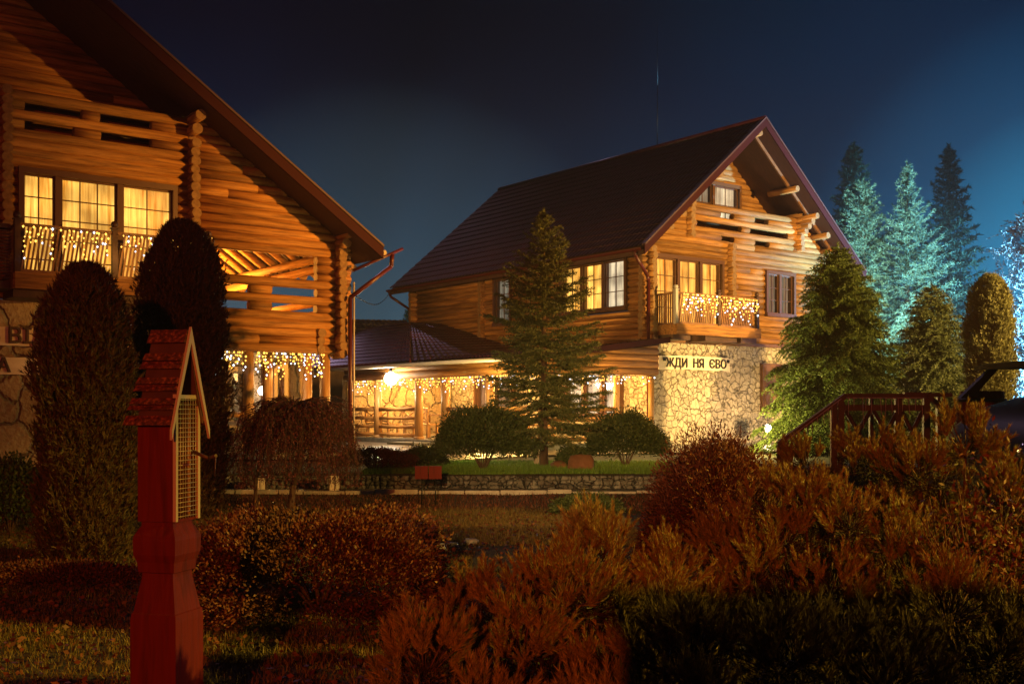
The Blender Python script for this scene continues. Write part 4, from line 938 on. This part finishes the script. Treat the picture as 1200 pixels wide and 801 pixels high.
def mugo(name, base, rx, ry, H, seed, label, nbr=120, fl=.118, nl=.031, nwd=.0030, per=135, mt=None, group=None, z0=.35):
    """mountain pine: lobes of upright finger-like shoots, dark hollow between the lobes"""
    rs = np.random.default_rng(seed); t = empty(name, base, 0, label, 'shrub', group); g_ = G(); out_ = []; dead = []
    lobes = []; tries = 0; nl_ = int(nbr*.17)+4
    while len(lobes) < nl_ and tries < 4000:
        tries += 1; az = rs.uniform(0, 6.283); ct = rs.uniform(-.1, 1); st_ = math.sqrt(1-ct*ct)
        c = np.array([math.cos(az)*st_*rx, math.sin(az)*st_*ry, ct*H*(1-z0)])*rs.uniform(.74, .92)+np.array([0, 0, H*z0]); rl = rs.uniform(.12, .20)
        if all(np.linalg.norm(c-q[0]) > (rl+q[1])*.86 for q in lobes): lobes.append((c, rl))
    for (c, rl) in lobes:
        od = unit(c*np.array([1, 1, 0])/max(rx, ry)*.5+np.array([0, 0, .85])); g_.tube([tuple(c*.4), tuple(c*.85), tuple(c)], .010, 5, 0, .006)
        nt_ = int(19*(rl/.17)**2)
        for k in range(nt_):
            d0 = unit(rs.normal(0, 1, 3)); d0 = unit(d0+od*.75)
            if d0[2] < -.25: continue
            p = c+d0*rl*rs.uniform(.78, 1.05); bd = unit(d0*.55+np.array([0, 0, .65])+od*.25+rs.normal(0, .12, 3)); sz = rs.uniform(.7, 1.25)
            g_.tube([tuple(c+d0*rl*.3), tuple(p)], .004, 3, 0, .003)
            e1 = unit(np.cross(bd, rs.normal(0, 1, 3))); e2 = np.cross(bd, e1); nf = rs.integers(4, 7)
            for j in range(nf):
                if j == 0: d = bd; L = fl*1.25*sz
                else:
                    a_ = 6.283*j/(nf-1)+rs.uniform(-.4, .4); th = rs.uniform(.30, .62); d = unit(bd*math.cos(th)+(e1*math.cos(a_)+e2*math.sin(a_))*math.sin(th)+np.array([0, 0, .12])); L = fl*rs.uniform(.7, 1.15)*sz
                q = rs.uniform(0, 1, per); a = rs.uniform(0, 6.283, per); f1 = unit(np.cross(d, [.3, .5, .81])); f2 = np.cross(d, f1)
                rad = np.cos(a)[:, None]*f1+np.sin(a)[:, None]*f2
                out_.append(leaves(p+d*(L*q)[:, None]-bd*.01, unit(d*1.25+rad*(.85*(1.15-q*.6))[:, None]), nl*sz*rs.uniform(.75, 1.15, per), nwd*rs.uniform(.8, 1.5), rs, .05))
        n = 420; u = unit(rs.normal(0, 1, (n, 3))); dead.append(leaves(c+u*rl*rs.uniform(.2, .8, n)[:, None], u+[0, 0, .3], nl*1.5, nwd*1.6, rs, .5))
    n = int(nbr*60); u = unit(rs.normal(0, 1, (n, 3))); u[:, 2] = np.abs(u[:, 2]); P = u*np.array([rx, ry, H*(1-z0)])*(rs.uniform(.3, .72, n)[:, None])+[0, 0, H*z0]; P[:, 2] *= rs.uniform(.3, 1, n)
    dead.append(leaves(P, u+[0, 0, .5], nl*2, nwd*3, rs, .5)); tris('dead_needle_gap_filler', np.concatenate(dead), M_DEAD, t)
    g_.obj('stem', M_BARKR, t); tris('foliage', np.concatenate(out_), mt or M_PINE, t); return t
MG = 'mountain pines in the right foreground'
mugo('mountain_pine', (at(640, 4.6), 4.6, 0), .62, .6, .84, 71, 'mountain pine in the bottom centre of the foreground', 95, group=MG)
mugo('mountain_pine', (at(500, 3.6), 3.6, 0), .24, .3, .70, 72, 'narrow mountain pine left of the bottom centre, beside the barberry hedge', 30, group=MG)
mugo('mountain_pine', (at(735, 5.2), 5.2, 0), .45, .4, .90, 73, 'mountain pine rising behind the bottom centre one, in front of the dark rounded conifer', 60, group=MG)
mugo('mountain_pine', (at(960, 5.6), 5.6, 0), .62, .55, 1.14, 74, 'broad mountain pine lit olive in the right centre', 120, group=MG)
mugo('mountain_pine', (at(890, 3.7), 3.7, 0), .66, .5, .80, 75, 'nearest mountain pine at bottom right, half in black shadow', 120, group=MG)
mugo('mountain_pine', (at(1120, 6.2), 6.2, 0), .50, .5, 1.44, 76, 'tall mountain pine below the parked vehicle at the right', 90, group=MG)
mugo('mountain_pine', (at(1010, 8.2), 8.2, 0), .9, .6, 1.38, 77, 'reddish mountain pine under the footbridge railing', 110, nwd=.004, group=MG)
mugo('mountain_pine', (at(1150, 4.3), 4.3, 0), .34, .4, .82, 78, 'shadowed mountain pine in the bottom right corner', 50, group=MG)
# bare red stems at the right edge
rs = random.Random(81)
t = empty('dogwood_shrub', (at(1170, 5.0), 5.0, 0), 0, 'bare red-stemmed shrub at the right edge of the foreground', 'shrub')
g_ = G()
for k in range(34):
    a = rs.uniform(0, 6.28); L = rs.uniform(.8, 1.25); x_, y_ = .10*math.cos(a), .10*math.sin(a); q = []
    for i in range(6): q.append((x_+.22*math.cos(a)*i/5+rs.uniform(-.02, .02), y_+.2*math.sin(a)*i/5, L*i/5))
    g_.tube(q, .006, 5, 0, .002)
    for j in range(3): b = q[rs.randint(2, 4)]; g_.tube([b, (b[0]+rs.uniform(-.12, .12), b[1]+rs.uniform(-.1, .1), b[2]+rs.uniform(.1, .22))], .003, 4)
g_.obj('stem', M_BARKR, t)
rn = np.random.default_rng(82); P = rn.normal(0, 1, (1500, 3))*[.16, .15, .22]+[0, 0, .85]; tris('foliage', leafq(P, rn.normal(0, 1, (1500, 3))+[0, 0, .6], .035, .014, rn, .3), M_BARB, t, quads=True)

# weeping tree
def weeping(base, seed):
    rs = np.random.default_rng(seed); t = empty('weeping_tree', base, 0, 'low weeping tree with a dome of drooping dark red twigs before the left veranda', 'tree'); g_ = G(); out_ = []
    g_.tube([(-.12, 0, -.05), (-.05, 0, .5), (.06, 0, .95), (.02, 0, 1.42)], .05, 8, 0, .03)
    g_.tube([(-.62, .15, -.05), (-.60, .12, .6), (-.45, .1, 1.2), (-.3, .1, 1.4)], .03, 8, 0, .02)
    for k in range(620):
        az = rs.uniform(0, 6.28); Rr = rs.uniform(.25, 1.0)**.6; rx = .88*Rr; top = 1.42+rs.uniform(-.22, .26)*Rr; dr = rs.uniform(.35, 1.25)*(.55+.5*Rr); q = []
        for i in range(9):
            s_ = i/8; r = rx*math.sin(min(1, s_*1.35)*math.pi/2); z = top+.16*math.sin(s_*math.pi)*(1-s_)-dr*max(0, s_-.25)**1.5*1.5
            q.append(np.array([r*math.cos(az)+rs.normal(0, .045), r*math.sin(az)+rs.normal(0, .045), max(z, .50)]))
        g_.tube([tuple(p) for p in q[::2]], .007, 3, 0, .002)
        Q = np.array([q[int(x_)]+(q[min(int(x_)+1, 8)]-q[int(x_)])*(x_-int(x_)) for x_ in rs.uniform(1.5, 7.99, 44)])
        out_.append(leafq(Q, rs.normal(0, .7, (44, 3))+[0, 0, -.9], .035*rs.uniform(.6, 1.3, 44), .014, rs, .3))
    g_.obj('trunk', M_BARK, t); tris('crown', np.concatenate(out_), M_WEEP, t, quads=True)
weeping((at(348, 15.3), 15.3, 0), 91)
# birch lit blue at the right edge
rs = np.random.default_rng(95); t = empty('birch_tree', (at(1202, 36), 36, .5), 0, 'bare silvery birch glowing blue at the right edge of the frame', 'tree'); g_ = G(); out_ = []
g_.tube([(0, 0, 0), (.1, 0, 3), (0, .1, 7.2)], .12, 8, 0, .02)
for k in range(150):
    f = rs.uniform(.12, 1); az = rs.uniform(0, 6.28); L = 2.3*(1-f*.65)*rs.uniform(.5, 1.1); p = np.array([0, 0, 7.2*f]); d = np.array([math.cos(az), math.sin(az), .9]); q = [p+unit(d)*L*i/5+rs.normal(0, .06, 3)-np.array([0, 0, .25])*(i/5)**2*L for i in range(6)]
    g_.tube([tuple(x_) for x_ in q], .018, 4, 0, .006)
    for j in range(9):
        b = q[rs.integers(2, 6)]; e = b+rs.normal(0, .28, 3); g_.tube([tuple(b), tuple(e)], .007, 3)
        Q = b+(e-b)*rs.uniform(0, 1, (14, 1)); out_.append(leafq(Q, rs.normal(0, 1, (14, 3)), .07, .045, rs, .1))
g_.obj('trunk', M_BIRCH, t); tris('crown', np.concatenate(out_), M_BIRCH, t, quads=True)

# grass
def grass(name, polyfn, n, h, w, mt, seed):
    rs = np.random.default_rng(seed); X, Y = polyfn(rs, n); Z = np.array([hgt(y) for y in Y])
    P = np.stack([X, Y, Z], 1); tag(tris(name, leaves(P, rs.normal(0, .35, (len(X), 3))+[0, 0, 1], h*rs.uniform(.5, 1.3, len(X)), w, rs, .1), mt), kind='stuff')
grass('lawn_grass', lambda r, n: (r.uniform(-8.5, -.4, n), 16.4-11.8*r.uniform(0, 1, n)**.75), 150000, .05, .007, M_GRASS, 1)
grass('lawn_strip_grass', lambda r, n: (r.uniform(-4.5, 1.6, n), r.uniform(12.5, 16.7, n)), 60000, .06, .010, M_GRASS, 2)
grass('terrace_grass', lambda r, n: (r.uniform(-2.6, 3.6, n), r.uniform(18.8, 21.8, n)), 60000, .09, .012, M_GRASSG, 3)
grass('bank_grass', lambda r, n: (r.uniform(-8.5, 5, n), r.uniform(16.6, 17.6, n)), 16000, .05, .012, M_BARB, 4)

rn = np.random.default_rng(61); n = 9000; X = rn.uniform(-8, 1, n); Y = 16-11*rn.uniform(0, 1, n)**.8; P = np.stack([X, Y, np.full(n, .035)+rn.uniform(0, .03, n)], 1)
tag(tris('fallen_leaves', leafq(P, rn.normal(0, 1, (n, 3))*[1, 1, .3], .05*rn.uniform(.5, 1.3, n), .03, rn, .2), M_BARB, quads=True), kind='stuff')
# ================================================================== SMALL THINGS IN THE GARDEN
# red lantern post
LP = empty('lantern_post', (at(196, 5.0), 5.0, 0), R(-15), 'dark red carved wooden post with a shingled roof and wire mesh window, left foreground', 'post')
def tiers(g_, prof, mi=0):
    vs_ = []; 
    for (z, h) in prof: vs_ += [(-h, -h, z), (h, -h, z), (h, h, z), (-h, h, z)]
    fs = []
    for j in range(len(prof)-1):
        for i in range(4): fs.append((j*4+i, j*4+(i+1) % 4, (j+1)*4+(i+1) % 4, (j+1)*4+i))
    g_.add(vs_, fs+[(3, 2, 1, 0), tuple(len(vs_)-4+i for i in range(4))], mi)
g_ = G(); tiers(g_, [(0, .116), (.60, .115), (.635, .112), (.64, .106), (.80, .078), (.815, .078), (.82, .090), (.865, .094), (.90, .106), (.965, .108), (.985, .104), (1.03, .080), (1.045, .080)]); g_.obj('column', M_REDP, LP)
g_ = G(); b_ = .092
g_.box(-b_, b_, -b_, -b_+.015, 1.048, 1.50); g_.box(-b_, -b_+.015, -b_+.015, b_, 1.048, 1.50); g_.box(-b_, b_, b_, b_+.015, 1.048, 1.50)
g_.box(-b_, b_, -b_+.015, b_, 1.046, 1.058); g_.obj('lantern_box', M_REDP, LP)
g_ = G(); g_.box(-b_+.016, -b_+.02, -b_+.017, b_-.002, 1.06, 1.6); g_.box(-b_+.022, b_-.03, b_-.008, b_-.003, 1.06, 1.6); g_.obj('back_panel', M_GLOWPLY, LP)
g_ = G(); g_.box(b_-.004, b_+.012, -b_-.002, -b_+.014, 1.05, 1.62); g_.box(b_-.004, b_+.012, b_-.002, b_+.016, 1.05, 1.62); g_.box(b_-.004, b_+.010, -b_+.014, b_-.002, 1.60, 1.618); g_.obj('corner_strip', M_TRIMW, LP)
g_ = G(); k = -b_+.026
while k < b_-.004: g_.cyl((b_+.004, k, 1.06), (b_+.004, k, 1.6), .0016, n=4); k += .021
k = 1.07
while k < 1.6: g_.cyl((b_+.007, -b_+.014, k), (b_+.007, b_-.002, k), .0016, n=4); k += .021
g_.obj('wire_mesh', M_MESHW, LP)
# steep roof, ridge along x
rfp = G(); zr = 1.915; ze_ = 1.49; hy = .128; x0_, x1_ = -.078, .112
def slab(g_, sg, t0_, t1_, o1, o2, xa, xb, th, mi):
    ya, yb = sg*hy*t0_, sg*hy*t1_; za_, zb_ = zr-(zr-ze_)*t0_, zr-(zr-ze_)*t1_
    q = [(xa, ya+sg*o1, za_), (xb, ya+sg*o1, za_), (xb, yb+sg*o2, zb_), (xa, yb+sg*o2, zb_), (xa, ya+sg*(o1-th), za_-.006), (xb, ya+sg*(o1-th), za_-.006), (xb, yb+sg*(o2-th), zb_-.002), (xa, yb+sg*(o2-th), zb_-.002)]
    F = [(0, 3, 2, 1), (4, 5, 6, 7), (3, 7, 6, 2), (0, 4, 7, 3), (1, 2, 6, 5), (0, 1, 5, 4)]
    g_.add(q, F if sg > 0 else [tuple(reversed(f)) for f in F], mi)
for sg in (-1, 1):
    slab(rfp, sg, 0, 1.0, .0, .0, x0_+.006, x1_-.002, .014, 1)  # dark under-board paints the shadow bands between the shingle rows
    for k, (a_, b_) in enumerate(((0, .145), (.255, .335), (.345, .425), (.515, .585), (.595, .66), (.735, .80), (.81, .86), (.92, 1.02))):
        slab(rfp, sg, a_, b_, .010, .026, x0_-.007*k, x1_, .018, 0)
rp = rfp.obj('roof', [M_SHING, M_DARKW], LP)
g_ = G()
for sg in (-1, 1):
    for (xa, xb, off, wd) in ((x1_+.001, x1_+.013, .0, .03),):
        A = Vector((xb, sg*.0, zr+.012)); B = Vector((xb, sg*(hy+.03), ze_-.03)); d = Vector((0, 0, -wd*1.6))
        q = [A, B, B+d*.9, A+d*1.5]; q2 = [Vector((xa, v.y, v.z)) for v in q]
        F = [(0, 1, 2, 3), (7, 6, 5, 4), (0, 4, 5, 1), (2, 6, 7, 3), (1, 5, 6, 2)]
        g_.add(q+q2, F)
g_.obj('bargeboard', M_TRIMW, rp)
g_ = G(); g_.box(x1_-.02, x1_-.012, -hy*.1, hy*.1, zr-.12, zr-.03); g_.obj('ridge_board', M_REDP, rp)
g_ = G(); g_.tube([(.10, .05, 1.36), (.20, .02, 1.33), (.26, -.02, 1.345)], .008, 6); g_.tube([(.26, -.02, 1.345), (.24, -.0, 1.25)], .003, 4); g_.obj('perch', M_DARKW, LP)

# red marker boxes on stakes
def marker(px, y, label):
    t = empty('marker_box', (at(px, y), y, hgt(y)), R(4), label, 'box', 'red boxes on stakes beside the path')
    g_ = G(); g_.box(-.10, .10, -.05, .05, .42, .62); g_.obj('box_body', M_REDP, t)
    g_ = G(); g_.cyl((.0, .06, 0), (.01, .06, .42), .012, n=6); g_.obj('stake', M_IRON, t)
marker(494, 16.9, 'left one of the two small red boxes by the path'); marker(510, 16.9, 'right one of the two small red boxes by the path')
def posty(px, y, h, label):
    t = empty('squat_bollard', (at(px, y), y, hgt(y)), R(10), label, 'bollard')
    g_ = G(); g_.box(-.10, .10, -.07, .07, 0, h); g_.obj('bollard_body', M_DARKW, t)
    g_ = G(); g_.box(-.08, -.005, -.078, -.071, .03, h-.03); g_.box(.005, .08, -.078, -.071, .03, h-.03); g_.obj('pale_panel', M_SIGN, t)  # both panels take the pale sign-board colour
posty(392, 18.05, .30, 'small squat box with two pale panels on the path behind the weeping tree')
posty(305, 18.1, .26, 'small squat box with two pale panels on the path left of the weeping trunk')
g_ = G(); g_.box(-.05, .05, -.04, .04, 0, .5); o = g_.obj('garden_stake', M_TRIMW); o.location = (at(628.5, 20.9), 20.9, .45); tag(o, 'short pale wooden stake left of the central spruce trunk', 'stake')
for px, y, s_, lb in ((680, 19.6, .26, 'rounded russet boulder under the spruce'), (655, 20.0, .16, 'small russet rock left of the rounded boulder')):
    g_ = G(); rough_stone(g_, (0, 0, s_*.5), (s_, s_*.7, s_*.8), random.Random(int(px))); o = g_.obj('boulder', M_RUST); o.location = (at(px, y), y, .42); tag(o, lb, 'rock')
# scattered bright stones at the near end of the lawn strip
rn = random.Random(17)
for k, (px, y, s_) in enumerate(((512, 12.0, .11), (530, 12.3, .08), (497, 11.8, .07), (552, 12.6, .09))):
    g_ = G(); rough_stone(g_, (0, 0, s_*.35), (s_, s_*.7, s_*.45), rn); o = g_.obj('edging_stone', M_KERB); o.location = (at(px, y), y, 0)
    tag(o, ['largest pale edging stone between the hedge and the pines', 'pale edging stone just right of the largest one', 'leftmost pale edging stone beside the barberry hedge', 'rightmost pale edging stone by the lit lawn strip'][k], 'stone', 'edging stones by the lawn')

# footbridge railing
FB = empty('footbridge', (at(1035, 14.5), 14.5, .3), R(-4), 'dark wooden footbridge railing hung with unlit icicle cords behind the pines', 'bridge')
def z_at(py, y=14.5): return CAMZ-(py-480)/1283*y-.3
def xl(px, y=14.5): return at(px, y)-at(1035, y)
g_ = G()
A, B, C_, D_ = (xl(912), z_at(518)), (xl(990), z_at(461)), (xl(1086), z_at(461)), (xl(1135), z_at(500))
for p, q in ((A, B), (B, C_), (C_, D_)):
    d = Vector((q[0]-p[0], 0, q[1]-p[1])).normalized(); nn = Vector((-d.z, 0, d.x))
    P = [Vector((p[0], 0, p[1])), Vector((q[0], 0, q[1]))]
    g_.prism_y([(P[0].x, P[0].z), (P[1].x, P[1].z), (P[1].x-nn.x*.065, P[1].z-nn.z*.065), (P[0].x-nn.x*.065, P[0].z-nn.z*.065)], -.06, .06)
g_.obj('handrail', M_DARKW, FB)
for x_, zt in ((xl(978), z_at(472)), (xl(986), z_at(470)), (xl(1052), z_at(466)), (xl(1084), z_at(466)), (xl(916), z_at(520))):
    g_ = G(); g_.box(x_-.04, x_+.04, -.045, .045, 0, zt); g_.obj('post', M_DARKW, FB)
g_ = G(); zr0, zr1 = z_at(474), z_at(481); g_.box(xl(990), xl(1082), -.03, .03, zr1, zr0)
for p, q in ((990, 1022), (1022, 1054), (1054, 1082)):
    for s0, s1 in ((0, 1), (1, 0)):
        g_.cyl((xl(p+2), (.012 if s0 else -.012), zr1 if s0 else zr1-.55), (xl(q-2), (.012 if s0 else -.012), zr1-.55 if s0 else zr1), .03, n=6)
g_.box(xl(990), xl(1082), -.03, .03, zr1-.63, zr1-.56); g_.obj('lattice', M_DARKW, FB)
g_ = G(); g_.box(xl(905), xl(1140), -.1, 1.0, zr1-.85, zr1-.75); g_.obj('deck', M_DARKW, FB)
g_ = G(); g_.prism_y([(xl(1082), z_at(458)), (xl(1140), z_at(459)), (xl(1140), z_at(464)), (xl(1082), z_at(464))], .9, 1.0); g_.box(xl(1122), xl(1126), .9, .99, 0, z_at(462)); g_.box(xl(1040), xl(1044), .9, .99, 0, z_at(462)); g_.obj('far_handrail', M_DARKW, FB)
gb = garland('unlit_icicle_cord', None, (at(992, 14.4), 14.4, z_at(466)+.3), (at(1082, 14.4), 14.4, z_at(466)+.3), (.2, .45), 13, 'white unlit icicle cord hanging from the footbridge handrail', None, random.Random(4), lit=False)
gb2 = garland('unlit_icicle_cord', None, (at(922, 14.4), 14.4, z_at(515)+.3), (at(986, 14.4), 14.4, z_at(467)+.3), (.12, .25), 10, 'white unlit icicle cord along the sloping end of the footbridge rail', None, random.Random(6), lit=False)
# rust-red barrel with curved hoop beyond the bridge
t = empty('barrel', (at(1150, 13.5), 13.5, .9), 0, 'dark red wooden barrel behind the dark vehicle at the right', 'barrel')
g_ = G(); vs_ = []; prof = [(0, .24), (.2, .28), (.45, .30), (.7, .28), (.88, .25)]; n = 20
for (z, r_) in prof: vs_ += [(r_*math.cos(6.2832*i/n), r_*math.sin(6.2832*i/n), z) for i in range(n)]
g_.add(vs_, [(j*n+i, j*n+(i+1) % n, (j+1)*n+(i+1) % n, (j+1)*n+i) for j in range(4) for i in range(n)]+[tuple(range(4*n, 5*n))]); g_.obj('barrel_body', M_REDP, t)
g_ = G(); 
for z, r_ in ((.12, .27), (.75, .28)): g_.cyl((0, 0, z), (0, 0, z+.04), r_+.006, n=20)
g_.obj('hoop', M_IRON, t); g_ = G(); g_.cyl((0, 0, -.9), (0, 0, 0), .2, .23, n=12); g_.obj('plinth', M_DARKW, t)

# parked dark off-road vehicle, cut by the frame
V = empty('parked_car', (at(1352, 8.6), 8.6, 0), R(8), 'dark blue off-road vehicle with upright windscreen, cut off by the right edge', 'car')
g_ = G()
side = [(-.95, .55), (-.93, 1.15), (-.80, 1.42), (-.55, 1.58), (-.25, 1.66), (.15, 1.68), (.2, 1.70), (3.2, 1.70), (3.25, .6)]
nseg = 8
def body_ring(y, inset):
    return [(x_+inset*.6 if x_ < 0 else x_, y, z-(inset*.8 if z > 1 else -inset*.2)) for x_, z in side]
rings = [body_ring(y, i_) for y, i_ in ((-.0, .22), (.06, .1), (.16, .02), (.3, 0), (1.4, 0), (1.54, .02), (1.64, .1), (1.7, .22))]; vs_ = [p for r_ in rings for p in r_]; m = len(side)
g_.add(vs_, [(j*m+i, j*m+i+1, (j+1)*m+i+1, (j+1)*m+i) for j in range(len(rings)-1) for i in range(m-1)]+[tuple(range(m)), tuple(reversed(range((len(rings)-1)*m, len(rings)*m)))], 0, True)
g_.obj('body', M_CARP, V)
g_ = G()     # wheel arch lip
g_.tube([(.1+.55*math.cos(a), -.03, .6+.62*math.sin(a)) for a in [math.pi*k/14 for k in range(15)]], .045, 8); g_.obj('wheel_arch', M_TYRE, V)
for x_ in (.1, 2.5):
    for y_ in (-.02, 1.5):
        g_ = G(); g_.cyl((x_, y_, .38), (x_, y_+.22, .38), .38, n=28); w_ = g_.obj('wheel', M_TYRE, V); g_ = G(); g_.cyl((x_, y_-.01, .38), (x_, y_+.0, .38), .2, n=20); g_.obj('rim', M_CHROME, w_)
g_ = G(); g_.box(-.42, 3.0, -.02, 1.72, 1.93, 1.98); g_.box(-.5, -.42, .0, 1.7, 1.92, 1.96)
for y_ in (.02, 1.62): 
    g_.add([(-.68, y_, 1.66), (-.56, y_, 1.66), (-.30, y_, 1.93), (-.38, y_, 1.93), (-.68, y_+.06, 1.66), (-.56, y_+.06, 1.66), (-.30, y_+.06, 1.93), (-.38, y_+.06, 1.93)], [(0, 1, 2, 3), (7, 6, 5, 4), (0, 3, 7, 4), (1, 5, 6, 2)]); g_.box(.75, .83, y_, y_+.06, 1.69, 1.93); g_.box(2.9, 2.98, y_, y_+.06, 1.69, 1.93)
g_.obj('cab_frame', M_CARP, V)
g_ = G(); g_.box(-.74, .1, -.03, -.01, 1.66, 1.71); g_.box(-.44, 3.0, -.045, -.02, 1.90, 1.925); g_.obj('chrome_trim', M_CHROME, V)
g_ = G(); g_.box(-.5, 2.9, .045, .052, 1.70, 1.92); g_.obj('side_window', M_GLASS, V)
g_ = G(); g_.sph((-.9, .3, 1.2), .09, 0, 12, 8, (.5, 1, 1)); g_.obj('headlight', M_CHROME, V)

# unseen wall added behind the viewpoint to cast shade on the nearest pines
g_ = G(); g_.box(-.10, 7, -.62, -.38, 0, 1.68); g_.box(-.14, 7.04, -.66, -.34, 1.681, 1.75)
tag(g_.obj('shadow_wall', M_STONE3), 'unseen stone wall added behind the viewpoint to shade the nearest pines', 'wall')

# ================================================================== night haze
HZ = True
if HZ:
    g_ = G(); g_.box(-140, 160, -40, 190, -1.5, 45)
    o = g_.obj('haze', []); tag(o, kind='stuff')
    m = bpy.data.materials.new('night_haze'); m.use_nodes = True; n = m.node_tree.nodes; l = m.node_tree.links
    for x_ in list(n): n.remove(x_)
    om = n.new('ShaderNodeOutputMaterial'); pv = n.new('ShaderNodeVolumePrincipled')
    pv.inputs['Color'].default_value = (.92, .95, 1, 1); pv.inputs['Density'].default_value = .0008; pv.inputs['Anisotropy'].default_value = .2
    l.new(pv.outputs[0], om.inputs['Volume']); o.data.materials.append(m)
